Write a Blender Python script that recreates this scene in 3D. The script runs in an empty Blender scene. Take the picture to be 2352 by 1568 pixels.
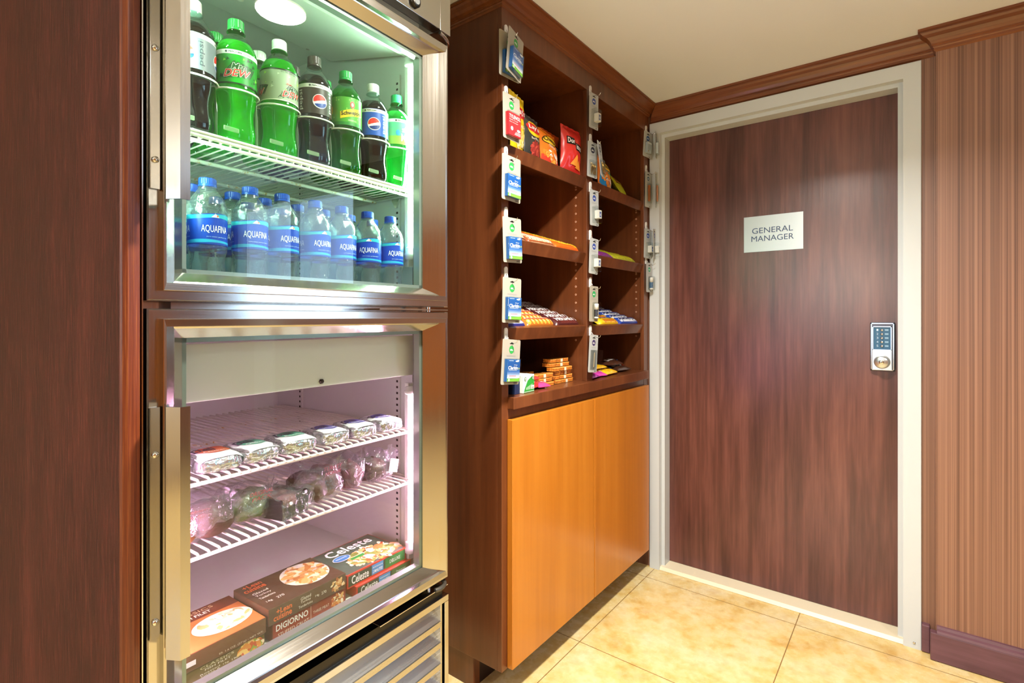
import bpy, bmesh, math, random
from mathutils import Vector, Matrix, noise
sc = bpy.context.scene
COL = sc.collection
pi = math.pi
# ------------------------------------------------------------------ camera
FPX = 1196.0                                   # focal length in pixels of a 2352 px wide frame
TH = math.radians(37.5385)
cam_d = bpy.data.cameras.new('camera')
cam = bpy.data.objects.new('camera', cam_d); COL.objects.link(cam)
cam_d.sensor_width = 36.0; cam_d.lens = FPX / 2352 * 36
cam_d.shift_y = -56 / 2352
cam_d.clip_start = 0.02
cam.location = (0.996, -2.365, 1.19)
cam.rotation_euler = (pi / 2, 0, TH)
sc.camera = cam
# ------------------------------------------------------------------ view
sc.cycles.transparent_max_bounces = 40
sc.cycles.max_bounces = 14
sc.view_settings.view_transform = 'Standard'
sc.view_settings.look = 'None'
sc.view_settings.gamma = 1.0
sc.view_settings.use_curve_mapping = False
sc.view_settings.exposure = 0.0
# ------------------------------------------------------------------ world: daylight sky seen through the windows
w = bpy.data.worlds.new('world'); sc.world = w; w.use_nodes = True
bg = w.node_tree.nodes['Background']
bg.inputs[0].default_value = (0.50, 0.72, 1.0, 1); bg.inputs[1].default_value = 1.6

def lin(c):
    if isinstance(c, str):
        c = c.lstrip('#'); c = [int(c[i:i + 2], 16) / 255 for i in (0, 2, 4)]
    return tuple(x / 12.92 if x <= .04045 else ((x + .055) / 1.055) ** 2.4 for x in c) + (1.0,)

# ------------------------------------------------------------------ lamps: four recessed ceiling downlights
CEIL = 2.186
LAMPS = [(.66, -1.42), (2.2, -1.42), (.66, -3.5), (2.2, -3.5)]
for (lx, ly) in LAMPS:
    near = ly > -2
    d = bpy.data.lights.new('downlight_bulb', 'AREA'); d.shape = 'DISK'; d.size = .15
    d.energy = (60 if lx < 1 else 16) if near else 12; d.color = (1.0, .95, .88); d.spread = math.radians(150)
    o = bpy.data.objects.new('downlight_bulb', d); COL.objects.link(o)
    o.location = (lx, ly, CEIL - .012); o['kind'] = 'structure'
# daylight entering through the two windows
def win_light(loc, rot, sx, sy, e):
    d = bpy.data.lights.new('window_daylight', 'AREA'); d.shape = 'RECTANGLE'; d.size = sx; d.size_y = sy
    d.energy = e; d.color = (.66, .82, 1.0)
    o = bpy.data.objects.new('window_daylight', d); COL.objects.link(o)
    o.location = loc; o.rotation_euler = rot; o['kind'] = 'structure'
win_light((.15, -5.6, 1.43), (pi / 2, 0, 0), 1.7, 1.35, 22)
win_light((2.67, .12, 1.58), (-pi / 2, 0, 0), 1.4, 1.0, 30)

# ------------------------------------------------------------------ materials
_M = {}
def newmat(name):
    m = bpy.data.materials.new(name); m.use_nodes = True
    nt = m.node_tree
    return m, nt, nt.nodes['Principled BSDF'], nt.nodes['Material Output']
def mat(name, col, rough=.5, metal=0, bump=0, bscale=200, spec=.5, coat=0, emit=None, es=1, trans=0, ior=1.45, alpha=1):
    if name in _M: return _M[name]
    m, nt, b, out = newmat(name)
    b.inputs['Base Color'].default_value = lin(col); b.inputs['Roughness'].default_value = rough
    b.inputs['Metallic'].default_value = metal; b.inputs['Specular IOR Level'].default_value = spec
    b.inputs['Coat Weight'].default_value = coat; b.inputs['Transmission Weight'].default_value = trans
    b.inputs['IOR'].default_value = ior; b.inputs['Alpha'].default_value = alpha
    if emit:
        b.inputs['Emission Color'].default_value = lin(emit); b.inputs['Emission Strength'].default_value = es
    if bump:
        n = nt.nodes.new('ShaderNodeTexNoise'); n.inputs['Scale'].default_value = bscale
        tc = nt.nodes.new('ShaderNodeTexCoord'); nt.links.new(tc.outputs['Object'], n.inputs['Vector'])
        bp = nt.nodes.new('ShaderNodeBump'); bp.inputs['Strength'].default_value = bump; bp.inputs['Distance'].default_value = .01
        nt.links.new(n.outputs[0], bp.inputs['Height']); nt.links.new(bp.outputs[0], b.inputs['Normal'])
    _M[name] = m
    return m
def K(hexc, rough=.4, coat=0):               # plain printed colour
    return mat('print_' + hexc.strip('#') + ('g' if coat else ''), hexc, rough, coat=coat)
def noise_node(nt, vec, scale, detail=4, rough=.5):
    n = nt.nodes.new('ShaderNodeTexNoise'); n.inputs['Scale'].default_value = scale
    n.inputs['Detail'].default_value = detail; n.inputs['Roughness'].default_value = rough
    nt.links.new(vec, n.inputs['Vector']); return n.outputs[0]
def mapping(nt, scale, rot=(0, 0, 0)):
    tc = nt.nodes.new('ShaderNodeTexCoord'); mp = nt.nodes.new('ShaderNodeMapping')
    mp.inputs['Scale'].default_value = scale; mp.inputs['Rotation'].default_value = rot
    nt.links.new(tc.outputs['Object'], mp.inputs['Vector']); return mp.outputs[0]
def ramp(nt, fac, stops):
    r = nt.nodes.new('ShaderNodeValToRGB'); e = r.color_ramp.elements
    while len(e) < len(stops): e.new(.5)
    for el, (p, c) in zip(e, stops): el.position = p; el.color = lin(c)
    nt.links.new(fac, r.inputs[0]); return r.outputs[0]
def mixc(nt, fac, a, b, mode='MIX'):
    n = nt.nodes.new('ShaderNodeMix'); n.data_type = 'RGBA'; n.blend_type = mode
    for i, v in ((0, fac), (6, a), (7, b)):
        if hasattr(v, 'links'): nt.links.new(v, n.inputs[i])
        else: n.inputs[i].default_value = v
    return n.outputs[2]
def wood(name, c_dark, c_mid, c_light, rough=.3, sc_=(38, 38, 1.6), big=(7, 7, .7), coat=.0, bump=.03, bigmix=.5):
    m, nt, b, out = newmat(name)
    fine = noise_node(nt, mapping(nt, sc_), 1.0, 6, .65)
    bigv = noise_node(nt, mapping(nt, big), 1.0, 3, .6)
    c1 = ramp(nt, fine, [(.3, c_dark), (.5, c_mid), (.7, c_light)])
    c2 = ramp(nt, bigv, [(.32, c_dark), (.52, c_mid), (.7, c_light)])
    c = mixc(nt, bigmix, c1, c2)
    nt.links.new(c, b.inputs['Base Color']); b.inputs['Roughness'].default_value = rough
    b.inputs['Coat Weight'].default_value = coat; b.inputs['Coat Roughness'].default_value = .15
    bp = nt.nodes.new('ShaderNodeBump'); bp.inputs['Strength'].default_value = bump; bp.inputs['Distance'].default_value = .01
    nt.links.new(fine, bp.inputs['Height']); nt.links.new(bp.outputs[0], b.inputs['Normal'])
    return m
M_CAB = wood('mahogany_cabinet', '#4c2712', '#64351a', '#7a4625', rough=.33, coat=.15)
M_TRIM = wood('mahogany_trim', '#5a2f18', '#74401f', '#8a5228', rough=.3, sc_=(60, 3, 60), big=(9, 1.2, 9), coat=.25)
M_TRIMX = wood('mahogany_trim_long', '#4e2614', '#6e3a1e', '#8a5028', rough=.3, sc_=(3, 60, 60), big=(1.2, 9, 9), coat=.25)
M_ORANGE = wood('honey_veneer', '#a8641a', '#ba711d', '#c67f28', rough=.3, sc_=(30, 30, 1.0), big=(8, 8, .5), coat=.2, bump=.01)
M_DOOR = wood('door_laminate', '#3b1f1b', '#5c3630', '#7a4c42', rough=.27, sc_=(55, 55, 2.2), big=(14, 14, 1.6), bump=.04, bigmix=.55)
M_PANEL = wood('red_mahogany_panel', '#250a09', '#3e1512', '#6a3029', rough=.55, sc_=(160, 160, 14), big=(6, 6, 1.2), bump=.25, bigmix=.35)
M_PANEL.node_tree.nodes['Principled BSDF'].inputs['Specular IOR Level'].default_value = .25
M_EDGE = wood('red_mahogany_edge', '#461a0c', '#6e3016', '#a3602e', rough=.35, sc_=(300, 420, 6), big=(40, 40, 1), bump=.08)
M_BASE = wood('stained_baseboard', '#4d2f38', '#64414a', '#75505a', rough=.4, sc_=(3, 50, 50), big=(4, 9, 9), bump=.05)

def zebra():
    m, nt, b, out = newmat('striated_laminate')
    a = noise_node(nt, mapping(nt, (260, 260, .25)), 1.0, 2, .5)
    c = noise_node(nt, mapping(nt, (70, 70, .15)), 1.0, 5, .8)
    c1 = ramp(nt, a, [(.3, '#38221a'), (.43, '#6c4838'), (.56, '#946a56'), (.75, '#664638')])
    c2 = ramp(nt, c, [(.3, '#422a20'), (.47, '#7c5846'), (.62, '#a07862'), (.8, '#5e4032')])
    cc = mixc(nt, .5, c1, c2)
    nt.links.new(cc, b.inputs['Base Color']); b.inputs['Roughness'].default_value = .38
    return m
M_ZEBRA = zebra()

def tile():
    m, nt, b, out = newmat('travertine_tile')
    v = mapping(nt, (1, 1, 1))
    n1 = noise_node(nt, v, 5.0, 6, .62); n2 = noise_node(nt, v, 24, 5, .6)
    c1 = ramp(nt, n1, [(.34, '#bd9044'), (.46, '#d4b468'), (.56, '#dac690'), (.7, '#dacdaa')])
    c2 = ramp(nt, n2, [(.3, '#c09246'), (.5, '#dac48c'), (.75, '#e0d2ac')])
    c = mixc(nt, .45, c1, c2)
    sx = nt.nodes.new('ShaderNodeSeparateXYZ'); nt.links.new(v, sx.inputs[0])
    def line(o, off, half):
        a = nt.nodes.new('ShaderNodeMath'); a.operation = 'SUBTRACT'; a.inputs[1].default_value = off; nt.links.new(o, a.inputs[0])
        p = nt.nodes.new('ShaderNodeMath'); p.operation = 'PINGPONG'; p.inputs[1].default_value = half; nt.links.new(a.outputs[0], p.inputs[0])
        l = nt.nodes.new('ShaderNodeMath'); l.operation = 'LESS_THAN'; l.inputs[1].default_value = .0016; nt.links.new(p.outputs[0], l.inputs[0])
        return l.outputs[0]
    lx = line(sx.outputs[0], .029, .3046); ly = line(sx.outputs[1], -.098, .3005)
    mx = nt.nodes.new('ShaderNodeMath'); mx.operation = 'MAXIMUM'; nt.links.new(lx, mx.inputs[0]); nt.links.new(ly, mx.inputs[1])
    cc = mixc(nt, mx.outputs[0], c, lin('#8a6a3c'))
    nt.links.new(cc, b.inputs['Base Color'])
    b.inputs['Roughness'].default_value = .28
    rr = ramp(nt, n2, [(.3, '#707070'), (.7, '#a0a0a0')]); nt.links.new(rr, b.inputs['Roughness'])
    bp = nt.nodes.new('ShaderNodeBump'); bp.inputs['Strength'].default_value = .6; bp.inputs['Distance'].default_value = .002; bp.invert = True
    nt.links.new(mx.outputs[0], bp.inputs['Height']); nt.links.new(bp.outputs[0], b.inputs['Normal'])
    return m
M_TILE = tile()

def steel(name, col='#bcb8b0', rough=.15, sc_=(4, 300, 300)):
    m, nt, b, out = newmat(name)
    b.inputs['Base Color'].default_value = lin(col); b.inputs['Metallic'].default_value = 1
    n = noise_node(nt, mapping(nt, sc_), 1.0, 3, .6)
    r = nt.nodes.new('ShaderNodeMapRange'); r.inputs[3].default_value = rough * .75; r.inputs[4].default_value = rough * 1.3
    nt.links.new(n, r.inputs[0]); nt.links.new(r.outputs[0], b.inputs['Roughness'])
    bp = nt.nodes.new('ShaderNodeBump'); bp.inputs['Strength'].default_value = .02; bp.inputs['Distance'].default_value = .002
    nt.links.new(n, bp.inputs['Height']); nt.links.new(bp.outputs[0], b.inputs['Normal'])
    return m
M_STEEL = steel('brushed_steel', sc_=(300, 300, 4))
M_STEELH = steel('brushed_steel_across', sc_=(4, 300, 300))
M_GRILLE = steel('grille_steel', '#a9a294', .32)
M_CHROME = mat('chrome', '#d8d8d8', .12, 1)
M_DKMETAL = mat('dark_metal', '#3a3732', .35, 1)
M_BLACK = mat('black_void', '#0b0a09', .7)
M_GASKET = mat('grey_gasket', '#6f736c', .5)
M_LINER = mat('white_enamel_liner', '#e8eae6', .35)
M_WIRE = mat('epoxy_coated_wire', '#e6e3d6', .35)
M_WHITEPL = mat('white_plastic', '#e8e8e4', .35)
M_PAINT = mat('white_gloss_paint', '#c3c9cc', .3)
M_CEIL = mat('ceiling_paint', '#e0e6ee', .8)
M_BACKWALL = mat('cream_wall_paint', '#cdbfa6', .7)
M_HOLE = mat('peg_hole_cup', '#d6a58a', .4)

def clear(name, tint, rough=.02, ior=1.45, boost=1.0, bump=0, bscale=60, haze=0):
    """thin clear sheet: looks through, with a Fresnel mirror reflection"""
    m, nt, b, out = newmat(name); nt.nodes.remove(b)
    t = nt.nodes.new('ShaderNodeBsdfTransparent'); t.inputs[0].default_value = lin(tint)
    g = nt.nodes.new('ShaderNodeBsdfGlossy'); g.inputs['Roughness'].default_value = rough
    f = nt.nodes.new('ShaderNodeFresnel'); f.inputs[0].default_value = ior
    mul = nt.nodes.new('ShaderNodeMath'); mul.operation = 'MULTIPLY'; mul.inputs[1].default_value = boost; mul.use_clamp = True
    mx = nt.nodes.new('ShaderNodeMixShader')
    geo = nt.nodes.new('ShaderNodeNewGeometry'); fr_ = nt.nodes.new('ShaderNodeMath'); fr_.operation = 'SUBTRACT'; fr_.inputs[0].default_value = 1.0
    nt.links.new(geo.outputs['Backfacing'], fr_.inputs[1]); m2 = nt.nodes.new('ShaderNodeMath'); m2.operation = 'MULTIPLY'
    nt.links.new(f.outputs[0], mul.inputs[0]); nt.links.new(mul.outputs[0], m2.inputs[0]); nt.links.new(fr_.outputs[0], m2.inputs[1])
    nt.links.new(m2.outputs[0], mx.inputs[0])
    nt.links.new(t.outputs[0], mx.inputs[1]); nt.links.new(g.outputs[0], mx.inputs[2])
    if bump:
        n = noise_node(nt, mapping(nt, (1, 1, 1)), bscale, 3, .6)
        bp = nt.nodes.new('ShaderNodeBump'); bp.inputs['Strength'].default_value = bump; bp.inputs['Distance'].default_value = .01
        nt.links.new(n, bp.inputs['Height'])
        nt.links.new(bp.outputs[0], g.inputs['Normal']); nt.links.new(bp.outputs[0], f.inputs['Normal'])
    if haze:
        df = nt.nodes.new('ShaderNodeBsdfDiffuse'); df.inputs[0].default_value = (.9, .95, 1, 1)
        hz = nt.nodes.new('ShaderNodeMixShader'); hz.inputs[0].default_value = haze
        nt.links.new(mx.outputs[0], hz.inputs[1]); nt.links.new(df.outputs[0], hz.inputs[2]); mx = hz
    nt.links.new(mx.outputs[0], out.inputs[0])
    return m
def liquid(name, col, clearness=.5, deep=None):
    """tinted see-through liquid with scattered light"""
    m, nt, b, out = newmat(name)
    b.inputs['Base Color'].default_value = lin(deep or col); b.inputs['Roughness'].default_value = .08
    b.inputs['Coat Weight'].default_value = .5
    t = nt.nodes.new('ShaderNodeBsdfTransparent'); t.inputs[0].default_value = lin(col)
    tl = nt.nodes.new('ShaderNodeBsdfTranslucent'); tl.inputs[0].default_value = lin(col)
    a = nt.nodes.new('ShaderNodeMixShader'); a.inputs[0].default_value = .5
    nt.links.new(b.outputs[0], a.inputs[1]); nt.links.new(tl.outputs[0], a.inputs[2])
    c = nt.nodes.new('ShaderNodeMixShader'); c.inputs[0].default_value = clearness
    nt.links.new(a.outputs[0], c.inputs[1]); nt.links.new(t.outputs[0], c.inputs[2])
    nt.links.new(c.outputs[0], out.inputs[0])
    return m
M_PANE = clear('fridge_door_glass', '#eef4f0', 0.0, 1.5, 1.25)
M_WPANE = clear('window_glass', '#f4faff', 0.0, 1.45)
M_BLISTER = clear('clear_blister', '#f2f4f2', .08, 1.5, 1.0)
M_FILM = clear('clear_film', '#f4f0f4', .10, 1.6, 1.8, bump=.5, bscale=70, haze=.05)
M_PETW = clear('ribbed_bottle_plastic', '#e6f3f8', .06, 1.5, 2.8, bump=.38, bscale=80, haze=.03)
M_PET = clear('clear_bottle_plastic', '#eef6f6', .05, 1.55, 1.4)
M_PETG = clear('green_bottle_plastic', '#7fe0a8', .05, 1.55, 1.4)

# ------------------------------------------------------------------ mesh builder
_TXT = {}
def glyphs(s, bold=False, italic=0.0, fine=2):
    k = (s, bold, italic)
    if k in _TXT: return _TXT[k]
    cu = bpy.data.curves.new('txt', 'FONT'); cu.body = s; cu.size = 1; cu.resolution_u = fine; cu.shear = italic
    cu.offset = .018 if bold else 0
    ob = bpy.data.objects.new('txt', cu); COL.objects.link(ob)
    dg = bpy.context.evaluated_depsgraph_get(); me = ob.evaluated_get(dg).to_mesh()
    V = [(v.co.x, v.co.y) for v in me.vertices]; F = [tuple(p.vertices) for p in me.polygons]
    # keep faces facing +z
    out = []
    for f in F:
        a, b_, c = V[f[0]], V[f[1]], V[f[2]]
        out.append(f if (b_[0] - a[0]) * (c[1] - a[1]) - (b_[1] - a[1]) * (c[0] - a[0]) > 0 else tuple(reversed(f)))
    ob.evaluated_get(dg).to_mesh_clear()
    bpy.data.objects.remove(ob); bpy.data.curves.remove(cu)
    xs = [v[0] for v in V] or [0]; ys = [v[1] for v in V] or [0]
    _TXT[k] = (V, out, min(xs), max(xs), min(ys), max(ys))
    return _TXT[k]
class MB:
    def __init__(s): s.V = []; s.F = []; s.MI = []; s.SM = []; s.mats = []
    def mi(s, m):
        if m not in s.mats: s.mats.append(m)
        return s.mats.index(m)
    def add(s, V, F, m, smooth=False):
        n = len(s.V); k = s.mi(m); s.V += [tuple(v) for v in V]
        for f in F: s.F.append(tuple(i + n for i in f)); s.MI.append(k); s.SM.append(smooth)
    def box(s, x0, x1, y0, y1, z0, z1, m):
        V = [(x, y, z) for x in (x0, x1) for y in (y0, y1) for z in (z0, z1)]
        F = [(0, 1, 3, 2), (4, 6, 7, 5), (0, 4, 5, 1), (2, 3, 7, 6), (0, 2, 6, 4), (1, 5, 7, 3)]
        s.add(V, F, m); return s
    def lathe(s, prof, m, n=32, c=(0, 0), rf=None, smooth=True, cap0=True, cap1=True, sx=1, sy=1):
        V = []; F = []
        for (r, z) in prof:
            for i in range(n):
                a = 2 * pi * i / n; rr = r * (rf(a, z) if rf else 1)
                V.append((c[0] + rr * math.cos(a) * sx, c[1] + rr * math.sin(a) * sy, z))
        for j in range(len(prof) - 1):
            for i in range(n):
                F.append((j * n + i, j * n + (i + 1) % n, (j + 1) * n + (i + 1) % n, (j + 1) * n + i))
        s.add(V, F, m, smooth)
        if cap0: s.add(V[:n], [tuple(reversed(range(n)))], m)
        if cap1: s.add(V[-n:], [tuple(range(n))], m)
        return s
    def tube(s, pts, r, m, n=8, close=False, smooth=True):
        pts = [Vector(p) for p in pts]; V = []; F = []; N = len(pts)
        ref = None
        for i, p in enumerate(pts):
            a = pts[i - 1] if (i > 0 or close) else pts[i]; b_ = pts[(i + 1) % N] if (i < N - 1 or close) else pts[i]
            t = (b_ - a).normalized()
            if ref is None: ref = Vector((0, 0, 1)) if abs(t.z) < .9 else Vector((1, 0, 0))
            u_ = t.cross(ref).normalized(); v_ = u_.cross(t).normalized(); ref = v_
            rr = r[i] if isinstance(r, (list, tuple)) else r
            for k in range(n):
                q = 2 * pi * k / n; V.append(p + (u_ * math.cos(q) + v_ * math.sin(q)) * rr)
        M_ = N if close else N - 1
        for i in range(M_):
            for k in range(n):
                j = (i + 1) % N
                F.append((i * n + k, i * n + (k + 1) % n, j * n + (k + 1) % n, j * n + k))
        s.add(V, F, m, smooth)
        if not close: s.add(V[:n], [tuple(range(n))], m); s.add(V[-n:], [tuple(reversed(range(n)))], m)
        return s
    def prism(s, poly, a0, a1, m, axis='z', smooth=False):
        """poly in the two other axes (cyclic order), extruded from a0 to a1"""
        def P(p, a): return {'z': (p[0], p[1], a), 'y': (p[0], a, p[1]), 'x': (a, p[0], p[1])}[axis]
        n = len(poly); V = [P(p, a0) for p in poly] + [P(p, a1) for p in poly]
        F = [(i, (i + 1) % n, n + (i + 1) % n, n + i) for i in range(n)]
        s.add(V, F, m, smooth)
        s.add(V[:n], [tuple(reversed(range(n)))], m); s.add(V[n:], [tuple(range(n))], m)
        return s
    def grid(s, f, nu, nv, m, smooth=True, mf=None, closeu=False):
        V = [f(i / nu, j / nv) for j in range(nv + 1) for i in range(nu + 1)]
        n = len(s.V); s.V += [tuple(v) for v in V]
        for j in range(nv):
            for i in range(nu):
                a = j * (nu + 1) + i
                mm = mf((i + .5) / nu, (j + .5) / nv) if mf else m
                s.F.append((n + a, n + a + 1, n + a + nu + 2, n + a + nu + 1)); s.MI.append(s.mi(mm)); s.SM.append(smooth)
        return s
    # ---- print: shapes laid on a surface through a mapping P(x, y, off)
    def rect(s, P, x0, x1, y0, y1, m, off=.0003, nx=1, ny=1):
        return s.grid(lambda u_, v_: P(x0 + (x1 - x0) * u_, y0 + (y1 - y0) * v_, off), nx, ny, m, smooth=nx > 1 or ny > 1)
    def disc(s, P, cx, cy, rx, ry, m, off=.0005, n=20, a0=0, a1=2 * pi, rot=0, rings=2):
        V = [P(cx, cy, off)]; F = []
        cr, sr = math.cos(rot), math.sin(rot)
        for k in range(1, rings + 1):
            for i in range(n + 1):
                a = a0 + (a1 - a0) * i / n; x = rx * math.cos(a) * k / rings; y = ry * math.sin(a) * k / rings
                V.append(P(cx + x * cr - y * sr, cy + x * sr + y * cr, off))
        for i in range(n): F.append((0, 1 + i, 2 + i))
        for k in range(1, rings):
            for i in range(n):
                a = 1 + (k - 1) * (n + 1) + i; F.append((a, a + n + 1, a + n + 2, a + 1))
        s.add(V, F, m); return s
    def poly(s, P, pts, m, off=.0006):
        if len(pts) == 3: pts = list(pts) + [pts[2]]
        if len(pts) == 4 and getattr(P, 'sub', 0):
            (a, b, c, d) = pts
            return s.grid(lambda u_, v_: P((a[0] * (1 - u_) + b[0] * u_) * (1 - v_) + (d[0] * (1 - u_) + c[0] * u_) * v_, (a[1] * (1 - u_) + b[1] * u_) * (1 - v_) + (d[1] * (1 - u_) + c[1] * u_) * v_, off), 7, 5, m)
        if len(pts) == 4 and pts[2] == pts[3]: pts = pts[:3]
        s.add([P(x, y, off) for x, y in pts], [tuple(range(len(pts)))], m); return s
    def text(s, P, t, x0, x1, y0, y1, m, off=.0009, bold=False, italic=0, rot=0, slope=0, fine=2):
        """fit the string's bounding box into x0..x1, y0..y1 ; rot=90 writes upwards"""
        V, F, a, b_, c, d = glyphs(t, bold, italic, fine)
        out = []; sub = getattr(P, 'sub', 0)
        if sub:
            L = sub / max(((y1 - y0) if rot else (x1 - x0)) / max(b_ - a, 1e-6), 1e-6); V = list(V); F2 = []; st = []
            for f in F:
                for k in range(1, len(f) - 1): st.append((f[0], f[k], f[k + 1]))
            while st:
                t3 = st.pop(); E = [(math.dist(V[t3[i]], V[t3[(i + 1) % 3]]), i) for i in range(3)]; mx_, i = max(E)
                if mx_ <= L: F2.append(t3); continue
                p_, q_, r_ = t3[i], t3[(i + 1) % 3], t3[(i + 2) % 3]; V.append(((V[p_][0] + V[q_][0]) / 2, (V[p_][1] + V[q_][1]) / 2)); n_ = len(V) - 1
                st += [(p_, n_, r_), (n_, q_, r_)]
            F = F2
        for (x, y) in V:
            p = (x - a) / max(b_ - a, 1e-6); q = (y - c) / max(d - c, 1e-6)
            if rot == 90: X_, Y_ = x1 - (x1 - x0) * q, y0 + (y1 - y0) * p
            elif rot == -90: X_, Y_ = x0 + (x1 - x0) * q, y1 - (y1 - y0) * p
            else: X_, Y_ = x0 + (x1 - x0) * p, y0 + (y1 - y0) * q + slope * p
            out.append(P(X_, Y_, off))
        s.add(out, F, m); return s
    def build(s, name, parent=None, loc=None, rz=0, rot=None, bevel=0, label=None):
        me = bpy.data.meshes.new(name); me.from_pydata(s.V, [], s.F)
        for m in s.mats: me.materials.append(m)
        me.polygons.foreach_set('material_index', s.MI); me.polygons.foreach_set('use_smooth', s.SM)
        me.validate(); me.update()
        o = bpy.data.objects.new(name, me); COL.objects.link(o)
        if parent: o.parent = parent
        if loc is not None: o.location = loc
        if rot: o.rotation_euler = rot
        elif rz: o.rotation_euler = (0, 0, rz)
        if bevel:
            b = o.modifiers.new('bevel', 'BEVEL'); b.width = bevel; b.segments = 2; b.limit_method = 'ANGLE'; b.angle_limit = math.radians(50)
        if label: o['label'] = label
        return o
def flat(x=0, y=0, z=0):
    """print surface facing -Y in local space (x right, y up)"""
    return lambda a, b, off: (x + a, y - off, z + b)
def cyl(r, z=0, turn=0):
    P = lambda a, b, off: ((r + off) * math.sin(a / r + turn), -(r + off) * math.cos(a / r + turn), z + b)
    P.sub = .007; return P
def topface(x=0, y=0, z=0):
    """print surface facing +Z: a to the right, b to the back"""
    return lambda a, b, off: (x + a, y + b, z + off)
def empty(name, loc, rz=0, rot=None):
    o = bpy.data.objects.new(name, None); COL.objects.link(o); o.location = loc
    o.rotation_euler = rot if rot else (0, 0, rz); o.empty_display_size = .05
    return o
def tag(o, label, cat, group=None, kind=None):
    o['label'] = label; o['category'] = cat
    if group: o['group'] = group
    if kind: o['kind'] = kind
    return o
def struct(o):
    o['kind'] = 'structure'; return o
def kids(o): return [c for c in o.children]
def dup(root, loc, rot, label, group=None):
    r = root.copy(); COL.objects.link(r); r.location = loc; r.rotation_euler = rot; r['label'] = label
    if group: r['group'] = group
    for ch in list(root.children):
        c = ch.copy(); COL.objects.link(c); c.parent = r
        for g in list(ch.children):
            d_ = g.copy(); COL.objects.link(d_); d_.parent = c
    return r
random.seed(4)
# ================================================================== the room
WY = .013                                       # face of the wall the office door stands in
struct(MB().box(-1.0, 4.4, -5.6, .3, -.05, 0, M_TILE).build('floor'))
struct(MB().box(-1.0, 4.4, -5.7, .3, CEIL, CEIL + .05, M_CEIL).build('ceiling'))
# wall with the office door: striated laminate over and beside the frame, opening left for the door
m = MB()
m.box(-1.0, .03, WY, .16, 0, CEIL, M_ZEBRA); m.box(.03, 1.0, WY, .16, 2.085, CEIL, M_ZEBRA); m.box(1.0, 1.07, WY, .16, 0, CEIL, M_ZEBRA)
struct(m.build('wall_back'))
m = MB()
m.box(1.062, 1.9, -.027, .16, 0, CEIL, M_ZEBRA)
m.box(1.9, 3.4, -.027, .16, 0, 1.05, M_ZEBRA); m.box(1.9, 3.4, -.027, .16, 2.12, CEIL, M_ZEBRA); m.box(3.4, 4.4, -.027, .16, 0, CEIL, M_ZEBRA)
struct(m.build('wall_panelled'))
struct(MB().box(4.3, 4.4, -5.6, .16, 0, CEIL, wood('orange_wall_panelling', '#a05a20', '#b86a26', '#c87c38', rough=.4)).build('wall_right'))
struct(MB().box(-1.0, -.95, -5.6, .16, 0, CEIL, M_BACKWALL).build('wall_left'))
m = MB()
m.box(-1.0, -.70, -5.6, -5.5, 0, CEIL, M_BACKWALL); m.box(1.0, 4.4, -5.6, -5.5, 0, CEIL, M_BACKWALL)
m.box(-.70, 1.0, -5.6, -5.5, 0, .75, M_BACKWALL); m.box(-.70, 1.0, -5.6, -5.5, 2.10, CEIL, M_BACKWALL)
struct(m.build('wall_front'))
def window(name, x0, x1, y, z0, z1, nm, t=.04):
    o = struct(empty(name, ((x0 + x1) / 2, y, z0)))
    w2 = (x1 - x0) / 2; h = z1 - z0; f = MB()
    for (a, b, c, d) in ((-w2, -w2 + .05, 0, h), (w2 - .05, w2, 0, h), (-w2, w2, 0, .05), (-w2, w2, h - .05, h)): f.box(a, b, -t, t, c, d, M_PAINT)
    for i in range(1, nm): x = -w2 + 2 * w2 * i / nm; f.box(x - .02, x + .02, -t * .7, t * .7, 0, h, M_PAINT)
    struct(f.build('window_frame', o, bevel=.003))
    struct(MB().box(-w2 + .02, w2 - .02, -.003, .003, .02, h - .02, M_WPANE).build('window_pane', o))
window('window_1', 1.9, 3.4, .07, 1.05, 2.12, 2)
struct(MB().box(2.76, 3.0, -.045, -.0275, .1, 1.05, M_PAINT).build('trim_7'))
window('window_2', -.70, 1.0, -5.55, .75, 2.10, 2)

# crown moulding: profile = (distance from wall, height below ceiling)
CROWN = [(.0, 0), (.050, 0), (.050, -.008), (.044, -.010), (.044, -.014), (.038, -.020), (.026, -.027), (.018, -.036), (.013, -.046), (.013, -.050), (.009, -.052), (.009, -.057), (.006, -.060), (.006, -.068), (0, -.072)]
def crown(path, m, name, h=1.0):
    """path: list of (x, y) corners with the outward normals' mitres"""
    mb = MB(); n = len(CROWN); V = []
    for (x, y, dx, dy) in path:
        for (d, z) in CROWN: V.append((x + dx * d, y + dy * d, CEIL - .0005 + z * h))
    F = []
    for j in range(len(path) - 1):
        for i in range(n - 1): F.append((j * n + i, j * n + i + 1, (j + 1) * n + i + 1, (j + 1) * n + i))
    mb.add(V, F, m)
    mb.add(V[:n], [tuple(range(n))], m); mb.add(V[-n:], [tuple(reversed(range(n)))], m)
    return mb.build(name)
struct(crown([(.0, WY, 1, -1), (1.062, WY, -1, -1), (1.062, -.027, -1, -1), (2.7, -.027, 0, -1), (4.3, -.027, -1, -1)], M_TRIMX, 'trim_1'))
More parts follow.
